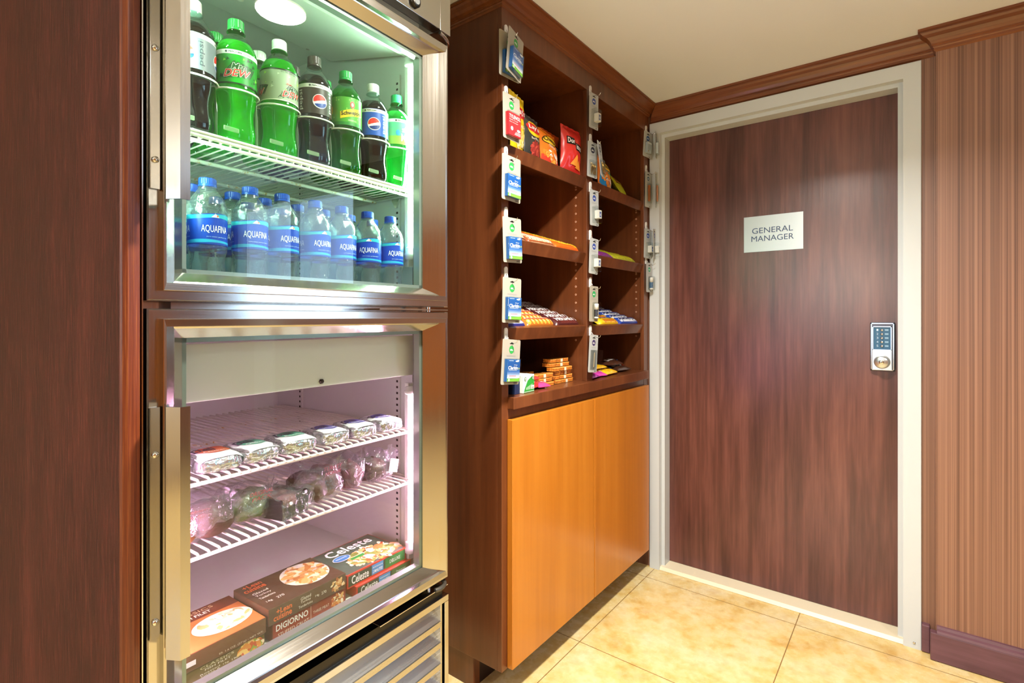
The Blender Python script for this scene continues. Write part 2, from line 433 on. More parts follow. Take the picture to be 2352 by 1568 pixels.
# baseboards
m = MB()
for (x0, x1, y0) in ((1.0225, 1.046, -.009), (1.046, 2.7, -.047)):
    m.box(x0, x1, y0, .02 if x0 < 1.03 else -.02, 0.002, .098, M_BASE)
struct(m.build('baseboard_right', bevel=.003))
struct(MB().prism([(-.027, .098), (-.047, .098), (-.044, .106), (-.036, .110), (-.033, .118), (-.027, .120)], 1.064, 2.7, M_BASE, 'x').build('trim_2'))
struct(MB().box(2.7, 4.3, -.045, -.02, 0.002, .098, M_BASE).build('baseboard_panelled'))
struct(MB().box(-.93, 4.28, -5.5, -5.485, 0.002, .098, M_BASE).build('baseboard_front'))
struct(MB().box(4.285, 4.3, -5.48, -.05, 0.002, .098, M_BASE).build('baseboard_side'))

# ---------------------------------------------------------------- office door
dr = struct(empty('door_1', (.52, .05, 0)))
def F_(mb, name, **k): return struct(mb.build(name, dr, **k))
X0 = .52; Y0 = .05
m = MB()
# hollow metal frame, mitred head: profile (inward distance, y)
prof = [(0, .013), (0, -.001), (.002, -.002), (.052, -.002), (.052, .030), (.068, .030), (.068, .092), (.052, .092), (.052, .16), (0, .16)]
xl, xr, zt = .005, 1.022, 2.107
loops = []
for (x, z, sx, sz) in ((xl, .0, 1, 0), (xl, zt, 1, -1), (xr, zt, -1, -1), (xr, 0, -1, 0)):
    loops.append([(x + sx * d * (.92 if sx > 0 else 1.0) - X0, y - Y0, z + sz * d) for (d, y) in prof])
n = len(prof); V = [p for l in loops for p in l]; F = []
for j in range(3):
    for i in range(n): F.append((j * n + i, j * n + (i + 1) % n, (j + 1) * n + (i + 1) % n, (j + 1) * n + i))
m.add(V, F, M_PAINT)
F_(m, 'door_frame', label='white painted metal frame')
F_(MB().box(.066 - X0, .962 - X0, .094 - Y0, .138 - Y0, .016, 2.043, M_DOOR), 'door_leaf', label='dark reddish wood-grain slab')
F_(MB().prism([(.002 - Y0, .001), (.012 - Y0, .014), (.150 - Y0, .014), (.154 - Y0, .001)], .052 - X0, .975 - X0, mat('threshold_marble', '#e0d5b8', .35), 'x'), 'threshold', label='pale stone sill')
F_(MB().lathe([(.004, 0), (.004, .0015), (.002, .0018)], M_CHROME, 12), 'screw', loc=(1.002 - X0, -.004 - Y0, .022), rot=(pi / 2, 0, 0))

# sign on the door
sg = MB().box(-.116, .116, -.002, .001, -.0775, .0775, mat('brushed_aluminium', '#a4a8a8', .36, .7))
P = flat(0, -.002, 0); ink = K('#23385c')
sg.text(P, 'GENERAL', -.082, .078, .002, .026, ink, fine=6); sg.text(P, 'MANAGER', -.085, .081, -.033, -.009, ink, fine=6)
o = sg.build('door_sign', loc=(.521, .0929, 1.5525)); tag(o, 'brushed metal sign reading GENERAL MANAGER on the dark door', 'sign')

# push-button lock
lk = empty('keypad_lock', (.906, .0935, 1.077)); tag(lk, 'push-button lock with key cylinder on the dark office door', 'lock')
MB().box(-.039, .039, -.022, 0, -.093, .093, mat('lock_dark_housing', '#4a4a50', .3, .8)).build('housing', lk, bevel=.004)
m = MB()
for (a, b, c, d) in ((-.036, -.033, -.09, .09), (.033, .036, -.09, .09), (-.036, .036, .087, .09), (-.036, .036, -.09, -.087)): m.box(a, b, -.0245, -.021, c, d, M_CHROME)
m.build('bezel', lk)
m = MB()
for (a, b, c, d) in ((-.031, -.028, -.012, .078), (.026, .029, -.012, .078), (-.031, .029, .075, .078), (-.031, .029, -.014, -.010)): m.box(a, b, -.032, -.022, c, d, M_CHROME)
m.box(-.031, .029, -.030, -.021, -.088, -.014, mat('satin_nickel', '#cfd3d6', .28, .9))
kp = m.build('face_plate', lk)
MB().box(-.028, .026, -.026, -.022, -.010, .075, mat('blue_keypad', '#25587a', .35)).build('keypad', lk)
for i in range(5):
    z = .064 - i * .0152
    b = MB().lathe([(.0052, 0), (.0052, .003), (.0035, .005), (.001, .0055)], M_CHROME, 16).build('push_button', lk, loc=(-.001, -.026, z), rot=(pi / 2, 0, 0))
kn = MB().lathe([(.026, 0), (.026, .004), (.0235, .012), (.0225, .030), (.020, .033), (.0005, .034)], mat('satin_nickel', '#cfd3d6', .28, .9), 40).build('knob', lk, loc=(-.001, -.030, -.057), rot=(pi / 2, 0, 0))
m = MB().lathe([(.0085, 0), (.0085, .002), (.0075, .003), (.0005, .003)], M_CHROME, 24); m.box(-.0009, .0009, -.004, .004, .003, .0034, M_BLACK)
m.build('key_cylinder', kn, loc=(0, .001, .0338))
P = flat(0, -.0262, 0)
for i in range(5):
    z = .064 - i * .0152
    MB().text(P, str(i + 1), -.018, -.0125, z - .004, z + .004, K('#b9cfe0'), off=.0002).build('key_numeral', lk)
    MB().rect(P, .008, .019, z - .003, z + .003, K('#86a9c2'), off=.0002).build('key_label', lk)

# added unseen lamp behind the camera, makes the soft highlight on the office door
sn = empty('added_highlight_lamp', (.42, -5.485, 1.62)); tag(sn, 'added unseen lamp on the wall opposite the office door, for its highlight', 'lamp')
MB().prism([(-.05, -.12), (.05, -.12), (.05, .12), (-.05, .12)], -.015, 0.0, M_CHROME, 'y').build('back_plate', sn)
MB().lathe([(.10, -.12), (.11, .12)], mat('added_lamp_glow', '#fff4e4', .6, emit='#ffeccf', es=170), 32, c=(0, .14)).build('added_lamp_shade', sn, label='glowing shade of the added lamp')
# ceiling downlights
for i, (lx, ly) in enumerate(LAMPS):
    o = struct(empty('trim_%d' % (i + 3), (lx, ly, CEIL)))
    struct(MB().lathe([(.095, -.0005), (.095, -.006), (.088, -.010), (.076, -.006), (.076, -.0005)], M_WHITEPL, 40, cap0=False, cap1=False).build('downlight_ring', o))
    struct(MB().lathe([(.076, -.005), (.0005, -.005)], mat('lit_lens', '#fff2dc', .5, emit='#fff0d8', es=9), 40, cap0=False, cap1=False).build('downlight_lens', o))

# ================================================================== snack cabinet
cb = empty('snack_cabinet', (0, -.56, 0))
tag(cb, 'tall dark mahogany snack cabinet with open sloped shelves over two orange doors', 'cabinet')
CY = -.56
def C_(mb, name, **k): return mb.build(name, cb, **k)
def B(x0, x1, y0, y1, z0, z1, m=M_CAB): return MB().box(x0, x1, y0 - CY, y1 - CY, z0, z1, m)
DEP = -.38
CB_Y0, CB_Y1 = -1.12, -.003
# carcass: side panels, divider, back, top, bottom, toe kick
m = B(-.62, -.018, CB_Y0, CB_Y0 + .0325, .10, 2.18)
C_(m, 'side_panel', bevel=.001)
m = B(-.62, -.12, CB_Y0 + .004, CB_Y0 + .034, .0, .10); m.box(-.135, -.12, CB_Y0 + .034 - CY, CB_Y1 - CY, 0, .10, mat('dark_toe_kick', '#24110a', .5))
C_(m, 'toe_kick')
C_(B(-.62, -.018, -.033, CB_Y1, .10, 2.18), 'side_panel')
C_(B(-.38, -.018, -.595, -.552, .94, 2.10), 'divider')
C_(B(-.40, -.38, CB_Y0 + .033, -.033, .10, 2.18), 'back_panel')
C_(B(-.38, -.018, CB_Y0 + .033, -.033, 2.075, 2.10), 'top_panel')
C_(B(-.38, -.018, CB_Y0 + .033, -.033, .10, .13), 'bottom_panel')
# face frame
m = B(-.018, 0, CB_Y0, -1.087, .10, 2.185); C_(m, 'stile', bevel=.0012)
m = B(-.018, 0, -.595, -.549, .942, 2.068); C_(m, 'stile', bevel=.0012)
m = B(-.018, 0, -.055, CB_Y1, .10, 2.185); C_(m, 'stile', bevel=.0012)
C_(B(-.018, 0, -1.087, -.055, 2.068, 2.185), 'top_rail', bevel=.001)
C_(B(-.018, -.001, -1.087, -.055, .86, .905), 'counter_rail')
# counter with a thick front lip
m = B(-.38, .026, -1.092, -.057, .905, .942)
C_(m, 'counter_shelf', bevel=.002)
# lower doors
for (a, b) in ((-1.095, -.5755), (-.5705, -.047)):
    C_(B(.001, .022, a, b, .104, .873, M_ORANGE), 'cabinet_door', bevel=.0015)
# crown on the cabinet, returning along its side
m = MB(); n = len(CROWN); V = []
for (x, y, dx, dy) in ((-.62, CB_Y0, 0, -1), (0, CB_Y0, 1, -1), (0, CB_Y1, 1, 0)):
    for (d, z) in CROWN: V.append((x + dx * d, y - CY + dy * d, CEIL - .001 + z * .62))
F = []
for j in range(2):
    for i in range(n - 1): F.append((j * n + i, (j + 1) * n + i, (j + 1) * n + i + 1, j * n + i + 1))
m.add(V, F, M_TRIM); C_(m, 'crown_moulding')
# sloped shelves with retaining lips
SL = math.radians(18)
SHELVES = {}
def sloped(y0, y1, z, name):
    # shelf board; front edge top of lip at z, x=-.02
    c, s_ = math.cos(SL), math.sin(SL)
    def pt(a, b):      # a: distance back along the slope, b: normal to it
        return (-.024 - a * c + b * s_, z - .012 + a * s_ + b * c)
    m = MB()
    bd = [pt(0, -.018), pt(0, 0), pt(.35, 0), pt(.35, -.018)]
    m.prism([(p[0], p[1]) for p in bd], y0 - CY, y1 - CY, M_CAB, 'y')
    lp = [pt(-.019, -.030), pt(-.019, .012), pt(-.0005, .012), pt(-.0005, -.030)]
    m.prism([(p[0], p[1]) for p in lp], y0 - CY, y1 - CY, M_CAB, 'y')
    C_(m, 'sloped_shelf', bevel=.001)
for z in (1.735, 1.444, 1.162):
    sloped(-1.086, -.596, z, ''); sloped(-.551, -.056, z, '')
# rows of peg holes in the right side of each bay
for yy in (-.5955, -.0335):
    m = MB(); zz = []
    for z0, cnt in ((1.70, 1), (1.50, 8), (1.395, 1), (1.215, 7), (1.10, 1)):
        for k in range(cnt): zz.append(z0 + (.0 if cnt == 1 else (k * .0315)))
    for z in zz:
        m = MB(); m.disc(lambda a, b, off: (-.048 + a, yy - CY - off, z + b), 0, 0, .0038, .0038, M_HOLE, off=.0004, n=12, rings=1)
        m.disc(lambda a, b, off: (-.048 + a, yy - CY - off, z + b), 0, 0, .0018, .0018, M_BLACK, off=.0006, n=8, rings=1)
        C_(m, 'peg_hole')

# end panel left of the fridge
ep = empty('end_panel', (.085, -2.1, 0), math.radians(2.97)); tag(ep, 'dark red wood end panel filling the left edge, left of the steel fridge', 'panel')
MB().box(-1.0, -.004, -.012, .014, .001, 2.18, M_PANEL).build('panel_board', ep)
m = MB().prism([(-.004, -.012), (.0, -.010), (.0025, -.004), (.0025, .004), (.0, .012), (-.004, .014)], .001, 2.18, M_EDGE, 'z'); m.build('edge_band', ep)
MB().box(-.010, .0015, .0142, .0158, .001, 2.18, M_CHROME).build('metal_edge_strip', ep)
# ================================================================== two-door steel display fridge
TF = math.radians(2.97307)
FO = Vector((.0878, -2.0752, 0))
U_ = Vector((-math.sin(TF), math.cos(TF), 0)); N_ = Vector((math.cos(TF), math.sin(TF), 0))
FR = pi / 2 + TF                                 # fridge-local: x = along the front, y = into the fridge
def FW(s, w_, z): return FO + U_ * s - N_ * w_ + Vector((0, 0, z))
fr = empty('display_fridge', FO, FR)
tag(fr, 'tall stainless steel fridge with two stacked glass doors', 'fridge')
def G_(mb, name, parent=fr, **k): return mb.build(name, parent, **k)
W = .683
BW = .075; BD = .80                              # body front plane and depth
# outer shell
m = MB()
m.box(.004, .040, BW, BD, .12, 2.02, M_STEEL); m.box(W - .032, W - .004, BW, BD, .12, 2.02, M_STEEL)
m.box(.004, W - .004, BD - .04, BD, .12, 2.02, M_STEEL); m.box(.004, W - .004, BW, BD, 1.995, 2.02, M_STEEL)
m.box(.040, W - .032, BW + .003, BD - .04, .46, .52, M_STEEL)
m.box(.004, W - .004, BW, BD, .10, .13, M_STEEL)
m.box(.040, W - .032, BW, BW + .03, 1.186, 1.232, M_STEELH)         # mullion between the doors
m.box(.040, .058, BW, BW + .02, .52, 1.9, M_STEEL); m.box(W - .046, W - .032, BW, BW + .02, .52, 1.9, M_STEEL)
G_(m, 'outer_shell')
# enamel liner of each compartment
LX0, LX1, LW0, LW1 = .040, .6485, .0765, .735
for (z0, z1) in ((.54, 1.185), (1.240, 1.99)):
    m = MB()
    m.box(LX0 - .006, LX0, LW0, LW1, z0, z1, M_LINER); m.box(LX1, LX1 + .006, LW0, LW1, z0, z1, M_LINER)
    m.box(LX0 - .006, LX1 + .006, LW1, LW1 + .006, z0, z1, M_LINER)
    m.box(LX0 - .006, LX1 + .006, LW0, LW1 + .006, z0 - .006, z0, M_LINER); m.box(LX0 - .006, LX1 + .006, LW0, LW1 + .006, z1, z1 + .004, M_LINER)
    G_(m, 'enamel_liner')
# sloping air baffle under the upper ceiling, front header, drain spout
m = MB().prism([(.112, 1.878), (.43, 1.950), (.43, 1.99), (.112, 1.99)], LX0 + .02, LX1 - .015, M_LINER, 'x')
G_(m, 'air_baffle', bevel=.003)
G_(MB().box(LX0, LX1, LW0 + .002, .110, 1.868, 1.985, M_LINER), 'header_panel')
m = MB().lathe([(.020, 0), (.020, -.003), (.012, -.006)], M_CHROME, 24).lathe([(.010, -.004), (.010, -.018), (.0075, -.020), (.0075, -.042), (.0045, -.043)], M_WHITEPL, 20)
G_(m, 'drain_spout', loc=(.24, .20, 1.898))
for (x, y) in ((.40, .3), (.55, .42)):
    G_(MB().lathe([(.006, 0), (.006, -.002), (.002, -.004)], M_CHROME, 12), 'baffle_screw', loc=(x, y, 1.886 + (y - .135) * .222 + .001))
# drop panel in front of the lower evaporator
m = MB().box(LX0, LX1, .088, .092, 1.040, 1.143, M_LINER)
pn = G_(m, 'evaporator_panel', bevel=.001)
G_(MB().lathe([(.0055, 0), (.0055, .004), (.003, .006)], M_DKMETAL, 6), 'panel_bolt', loc=(.357, .088, 1.051), rot=(pi / 2, 0, 0))
# slotted shelf standards
def standard(x, w_, z0, z1, side):
    m = MB(); sgn = -1 if side else 1
    m.box(min(x, x + sgn * .006), max(x, x + sgn * .006), w_ - .009, w_ + .009, z0, z1, M_WHITEPL)
    z = z0 + .012
    while z < z1 - .01:
        xx = x + sgn * .0062
        m.add([(xx, w_ - .0035, z), (xx, w_ + .0035, z), (xx, w_ + .0035, z + .006), (xx, w_ - .0035, z + .006)], [(0, 1, 2, 3)], M_BLACK); z += .0158
    G_(m, 'shelf_standard')
for (z0, z1) in ((.56, 1.035), (1.25, 1.84)):
    for w_ in (.158, .60): standard(LX1, w_, z0, z1, True); standard(LX0, w_, z0, z1, False)
# wire shelves
def rusty():
    m, nt, b, out = newmat('rust_spotted_wire')
    nz = noise_node(nt, mapping(nt, (1, 1, 1)), 70, 4, .7)
    c = ramp(nt, nz, [(.55, '#e6e3d6'), (.66, '#c8983e')]); nt.links.new(c, b.inputs['Base Color']); b.inputs['Roughness'].default_value = .45
    return m
M_RUST = rusty()
def wire_shelf(z, w0, w1, rail=True, cross=(.25, .5, .75), name='wire_shelf'):
    m = MB(); x0, x1 = LX0 + .010, LX1 - .012
    r = .0036
    m.tube([(x0, w1, z - .006), (x0, w0, z - .006), (x1, w0, z - .006), (x1, w1, z - .006)], r, M_WIRE, 8, close=True)
    for c in cross: w_ = w0 + (w1 - w0) * c; m.tube([(x0, w_, z - .0085), (x1, w_, z - .0085)], .0045, M_RUST, 6)
    k = 32; top = z
    for i in range(k + 1):
        x = x0 + (x1 - x0) * i / k
        if rail: m.tube([(x, w0, z - .016), (x, w0, top - .0015), (x, w0 + .004, top), (x, w1, top)], .0018, M_WIRE, 4)
        else: m.tube([(x, w0 - .004, z - .005), (x, w0 + .003, top), (x, w1, top)], .0024, M_WIRE, 5)
    if rail: m.tube([(x0, w0 - .001, z + .0005), (x1, w0 - .001, z + .0005)], .003, M_WIRE, 8); m.tube([(x0, w0, z - .016), (x1, w0, z - .016)], .0036, M_WIRE, 8)
    return G_(m, name)
SH_U, SH_A, SH_B = 1.516, .902, .772
wire_shelf(SH_U, .083, .70); wire_shelf(SH_A, .083, .70, False); wire_shelf(SH_B, .083, .70, False)
for z in (SH_U, SH_A, SH_B):
    for w_ in (.158, .60):
        G_(MB().prism([(w_ - .002, z - .034), (w_ + .002, z - .034), (w_ + .016, z - .012), (w_ + .012, z - .009), (w_ - .014, z - .009)], LX1 - .012, LX1 - .0065, M_CHROME, 'x'), 'shelf_clip')
# fluorescent tubes at the right front corner
M_TUBEU = mat('lit_tube_cool', '#f2fff6', .4, emit=(.80, 1.0, .86), es=250)
M_TUBEL = mat('lit_tube_pink', '#fff0fa', .4, emit=(1.0, .70, .90), es=230)
for (z0, z1, mt) in ((1.37, 1.835, M_TUBEU), (.612, .99, M_TUBEL)):
    for x in (.627,):
        lf = G_(MB().box(x - .010, x + .010, .090, .104, z0 - .05, z1 + .03, M_WHITEPL), 'lamp_channel', bevel=.002)
        MB().lathe([(.0065, z0), (.0065, z1)], mt, 16).build('fluorescent_tube', lf, loc=(x - .004, .0835, 0), label='glowing white tube')
        for (a, b) in ((z0 - .032, z0), (z1, z1 + .022)):
            m = MB(); m.lathe([(.009, a), (.014, a + .004), (.014, (a + b) / 2), (.011, (a + b) / 2 + .001), (.011, b - .002), (.008, b)], M_WHITEPL, 20)
            m.build('lamp_holder', lf, loc=(x - .004, .0905, 0))
# interior light on the hidden left side too
for (z0, z1, mt) in ((1.37, 1.835, M_TUBEU), (.612, .99, M_TUBEL)):
    lf = G_(MB().box(.042, .052, .082, .094, z0 - .04, z1 + .03, M_WHITEPL), 'lamp_channel', bevel=.002)
    MB().lathe([(.005, z0), (.005, z1)], mt, 12).build('fluorescent_tube', lf, loc=(.057, .0835, 0), label='glowing white tube')
# doors: mitred channel frame round a glass pane
def door(z0, z1, name, label):
    d = empty(name, (0, 0, 0)); d.parent = fr; d['label'] = label
    # profile: inward distance for (left, right, bottom/top), depth
    pr = [(0, 0, 0, .055), (0, 0, 0, .014), (.002, .002, .002, .012), (.0165, .0165, .0155, .012), (.0175, .0175, .016, .0005), (.0185, .0185, .0165, 0), (.022, .022, .0275, .001), (.036, .036, .029, .011), (.0375, .0375, .031, .012), (.058, .071, .047, .034), (.058, .071, .047, .055)]
    def ring(k):
        l, r, b, w_ = pr[k]
        return [(l, w_, z0 + b), (W - r, w_, z0 + b), (W - r, w_, z1 - b), (l, w_, z1 - b)]
    names = ('frame_bottom', 'frame_right', 'frame_top', 'frame_left')
    for q in range(4):
        mb = MB(); V = []
        for k in range(len(pr)): rg = ring(k); V += [rg[q], rg[(q + 1) % 4]]
        F = [(2 * k, 2 * k + 1, 2 * k + 3, 2 * k + 2) for k in range(len(pr) - 1)] + [(2 * len(pr) - 2, 2 * len(pr) - 1, 1, 0)]
        mb.add(V, F, M_STEELH if q % 2 == 0 else M_STEEL)
        mb.build('door_rail' if q % 2 == 0 else 'door_stile', d)
    mb = MB()
    for (a, b, c, e) in ((.058, .066, z0 + .047, z1 - .047), (W - .079, W - .071, z0 + .047, z1 - .047), (.058, W - .071, z0 + .047, z0 + .054), (.058, W - .071, z1 - .055, z1 - .047)): mb.box(a, b, .038, .056, c, e, mat('spacer_bar', '#9aa09a', .3, .6))
    mb.build('glass_spacer', d)
    mb = MB()
    for (a, b, c, e) in ((.006, .05, z0 + .006, z1 - .006), (W - .065, W - .006, z0 + .006, z1 - .006), (.05, W - .065, z0 + .006, z0 + .04), (.05, W - .065, z1 - .04, z1 - .006)): mb.box(a, b, .0555, .0735, c, e, M_GASKET)
    mb.build('gasket', d)
    MB().box(.0585, W - .0715, .0355, .0375, z0 + .0475, z1 - .0475, M_PANE).build('glass_pane', d)
    return d
DU = door(1.2153, 1.893, 'upper_door', 'upper glass door'); DL = door(.5157, 1.2030, 'lower_door', 'lower glass door')
def handle(d, z0, z1, screws):
    # pull: flat mounting plate on the stile and a folded grip standing off it
    mb = MB()
    mb.prism([(.0005, .0115), (.0005, .0085), (.0025, .0065), (.015, .0065), (.015, .0115)], z0 + .02, z1 - .004, M_STEEL, 'z')
    mb.prism([(.0190, .0), (.0190, -.0025), (.028, -.0025), (.028, .0)], z0 + .012, z1 - .006, M_STEEL, 'z')
    pl = [(.0245, -.0025), (.0215, -.0025), (.0115, -.020), (.0095, -.028), (.0205, -.0482), (.0345, -.0480), (.0345, -.0452), (.0225, -.0452), (.0135, -.028), (.0155, -.020)]
    mb.prism(pl, z0, z1, M_STEEL, 'z')
    h = mb.build('pull_handle', d, label='folded steel pull')
    for z in screws:
        MB().lathe([(.0050, 0), (.0050, .002), (.003, .0036), (.0006, .004)], M_CHROME, 14).build('handle_screw', h, loc=(.0085, .0065, z), rot=(pi / 2, 0, 0))
handle(DL, .680, 1.056, (.725, .98)); handle(DU, 1.366, 1.80, (1.43, 1.60))
# strap and cam hinges
for (z, d) in ((1.2088, DU), (.5025, DL)):
    MB().box(.45, .676, .006, .06, z - .0022, z + .0006, M_CHROME).build('hinge_plate', fr, bevel=.0008)
    MB().lathe([(.006, z - .006), (.006, z + .007)], M_CHROME, 14).build('hinge_pin', fr, loc=(W - .055, .03, 0))
m = MB(); pts = []
for k in range(13): a = -pi * .15 + pi * 1.3 * k / 12; pts.append((W - .035 + .034 * math.sin(a) * 1.1, .045 - .040 * math.cos(a), .503))
m.tube(pts, .006, mat('hinge_rubber', '#55524a', .35, .6), 8); m.build('hinge_cam', fr)
m = MB(); pts = []
for k in range(9): a = pi * .05 + pi * .6 * k / 8; pts.append((W - .055 + .075 * math.sin(a) * .9, .030 - .03 * math.cos(a) , 1.905 - .001 * k))
m.tube(pts, .0045, M_CHROME, 8); m.build('hinge_cam', fr)
# louvred grille below
gr = empty('louvre_grille', (0, 0, 0)); gr.parent = fr; gr['label'] = 'louvred steel grille'
m = MB()
m.box(.004, .676, .004, .012, .462, .478, M_STEELH); m.box(.004, .676, .012, .05, .470, .478, M_STEELH)
m.box(.004, .676, .004, .05, .08, .10, M_STEELH)
m.box(.004, .020, .004, .05, .10, .462, M_STEEL); m.box(.662, .676, .004, .05, .10, .462, M_STEEL); m.box(.650, .656, .008, .05, .10, .462, M_STEEL)
m.build('grille_frame', gr, bevel=.001)
M_SLAT = steel('slat_steel', '#b7b2a6', .28)
for k in range(6):
    z = .4065 - k * .0535
    mb = MB(); mb.prism([(.006, z - .002), (.006, z + .012), (.009, z + .013), (.045, z + .052), (.047, z + .050), (.010, z + .009)], .020, .650, M_SLAT, 'x')
    mb.build('louvre_slat', gr)
MB().box(.02, .66, .05, .052, .10, .47, mat('dark_filter', '#4b4944', .6)).build('filter_backing', gr)
G_(MB().box(.01, .66, .012, .07, .4785, .50, M_DKMETAL), 'recess_sill')
# control panel above the doors
m = MB().box(.004, W - .040, .002, .03, 1.915, 2.10, M_STEELH); m.box(W - .039, W, .004, .09, 1.915, 2.10, M_STEEL)
cp = G_(m, 'top_panel', bevel=.001)
MB().lathe([(.015, 0), (.015, .006), (.012, .009), (.001, .009)], M_DKMETAL, 28).lathe([(.009, .009), (.009, .0095)], mat('dial_face', '#777a78', .4), 20).build('thermostat_dial', cp, loc=(.552, .002, 1.940), rot=(pi / 2, 0, 0))
for (x, y) in ((.03, .12), (W - .03, .12), (.03, .72), (W - .03, .72)):
    G_(MB().lathe([(.018, 0.001), (.022, .01), (.014, .04), (.014, .12)], M_DKMETAL, 16), 'leg', loc=(x, y, 0))
# ================================================================== drinks
ORD = ['first', 'second', 'third', 'fourth', 'fifth', 'sixth', 'seventh', 'eighth', 'ninth', 'tenth']
def capm(mb, r, z0, z1, m, n=48):
    mb.lathe([(r * 1.04, z0), (r * 1.04, z0 + .003), (r * .98, z0 + .0036), (r, z0 + .005), (r * .985, z1 - .0015), (r * .9, z1)], m, n, rf=lambda a, z: 1 + (.022 if int(a / (2 * pi) * n + .5) % 2 else 0) * (1 if z0 + .004 < z < z1 - .001 else 0), smooth=False)
def globe(mb, P, cx, cy, r, blue='#1d3f8f'):
    mb.disc(P, cx, cy, r, r, K('#f2f2f2'), off=.0006, n=28)
    mb.disc(P, cx - r * .04, cy + r * .10, r * .86, r * .80, K('#d8342c'), off=.0009, n=20, a0=math.radians(18), a1=math.radians(198), rings=2)
    mb.disc(P, cx + r * .04, cy - r * .28, r * .82, r * .60, K(blue), off=.0009, n=20, a0=math.radians(195), a1=math.radians(375), rings=2)
LR = .0366; LZ0, LZ1 = .1125, .177
def strip_(mb, P, z0, z1, col, off=.0004): mb.rect(P, -pi * LR, pi * LR, z0, z1, K(col), off=off, nx=44)
def topband(mb, P, dark=False):
    strip_(mb, P, LZ1 - .009, LZ1 - .001, '#e8e8e4', .0006)
    for k in (-1, 0, 1):
        x = k * .078
        mb.text(P, 'PEPCOIN', x - .013, x + .009, LZ1 - .0068, LZ1 - .0032, K('#333333'), off=.0009, bold=True)
        mb.disc(P, x - .017, LZ1 - .005, .0022, .0022, K('#333333'), off=.0009, n=12, rings=1)
        mb.rect(P, x + .012, x + .030, LZ1 - .0045, LZ1 - .0036, K('#777777'), off=.0009, nx=3); mb.rect(P, x + .012, x + .027, LZ1 - .0066, LZ1 - .0057, K('#777777'), off=.0009, nx=3)
def pepsi_art(base, word, blue='#1d3f8f'):
    def f(mb, P):
        strip_(mb, P, LZ0, LZ1, base); topband(mb, P)
        for k in (-.062, .004, .07):
            globe(mb, P, k, (LZ0 + LZ1) / 2 - .005, .0155, blue)
            mb.text(P, 'pepsi', k + .020, k + .0305, LZ0 + .008, LZ1 - .014, K(word), off=.0009, rot=90)
    return f
def dew_logo(mb, P, cx, cy, s, diet):
    def q(pts): return [(cx + x * s, cy + y * s) for x, y in pts]
    mb.poly(P, q([(-.022, -.013), (-.004, .011), (.023, .006), (.016, -.008)]), K('#20301c'), off=.0006)
    mb.poly(P, q([(-.019, -.0115), (-.003, .009), (.021, .0045), (.0145, -.007)]), K('#1c5a22'), off=.0008)
    for (dx, dy) in ((-.0006, -.0005), (.0006, .0005), (-.0006, .0005), (.0006, -.0005)):
        mb.text(P, 'Mtn', cx - .007 * s + dx, cx + .010 * s + dx, cy - .0002 * s + dy, cy + .0082 * s + dy, K('#e6efe0'), off=.0011, bold=True, italic=.3)
        mb.text(P, 'DEW', cx - .0160 * s + dx, cx + .0165 * s + dx, cy - .0105 * s + dy, cy - .0010 * s + dy, K('#f2f2ea'), off=.0011, bold=True, italic=.3, slope=.003 * s)
    mb.text(P, 'Mtn', cx - .007 * s, cx + .010 * s, cy - .0002 * s, cy + .0082 * s, K('#1d4a24'), off=.0014, bold=True, italic=.3)
    mb.text(P, 'DEW', cx - .0160 * s, cx + .0165 * s, cy - .0105 * s, cy - .0010 * s, K('#d22f22'), off=.0014, bold=True, italic=.3, slope=.003 * s)
    if diet: mb.text(P, 'diet', cx - .010 * s, cx - .001 * s, cy + .009 * s, cy + .0125 * s, K('#d22f22'), off=.0012)
def dew_art(mb, P):
    strip_(mb, P, LZ0, LZ1, '#128a20'); topband(mb, P); strip_(mb, P, LZ0, LZ0 + .0025, '#12240f', .0006)
    rnd = random.Random(3)
    for k in range(44):
        x = rnd.uniform(-.11, .11); z = rnd.uniform(LZ0 + .005, LZ1 - .014); a = rnd.uniform(.003, .009)
        mb.poly(P, [(x, z), (x + a, z + a * .4), (x + a * .3, z + a)], K(rnd.choice(['#06400f', '#8ee04a', '#072c0e', '#06400f'])), off=.0005)
    for c in (-.075, .002, .079): dew_logo(mb, P, c, LZ0 + .027, 1.45, False)
def dietdew_art(mb, P):
    strip_(mb, P, LZ0, LZ1, '#9aa88c'); strip_(mb, P, LZ1 - .003, LZ1, '#1d2b18', .0006); strip_(mb, P, LZ0, LZ0 + .002, '#dfe8cc', .0006)
    rnd = random.Random(5)
    for k in range(24):
        x = rnd.uniform(-.11, .11); z = rnd.uniform(LZ0 + .004, LZ1 - .01); a = rnd.uniform(.003, .009)
        mb.poly(P, [(x, z), (x + a, z + a * .5), (x + a * .2, z + a)], K(rnd.choice(['#6f7c60', '#c6d2b4', '#b4e060'])), off=.0005)
    mb.text(P, 'DO THE DEW ZERO', -.012, .022, LZ1 - .0075, LZ1 - .004, K('#20301c'))
    for c in (-.066, .011, .088): dew_logo(mb, P, c, LZ0 + .022, 1.3, True)
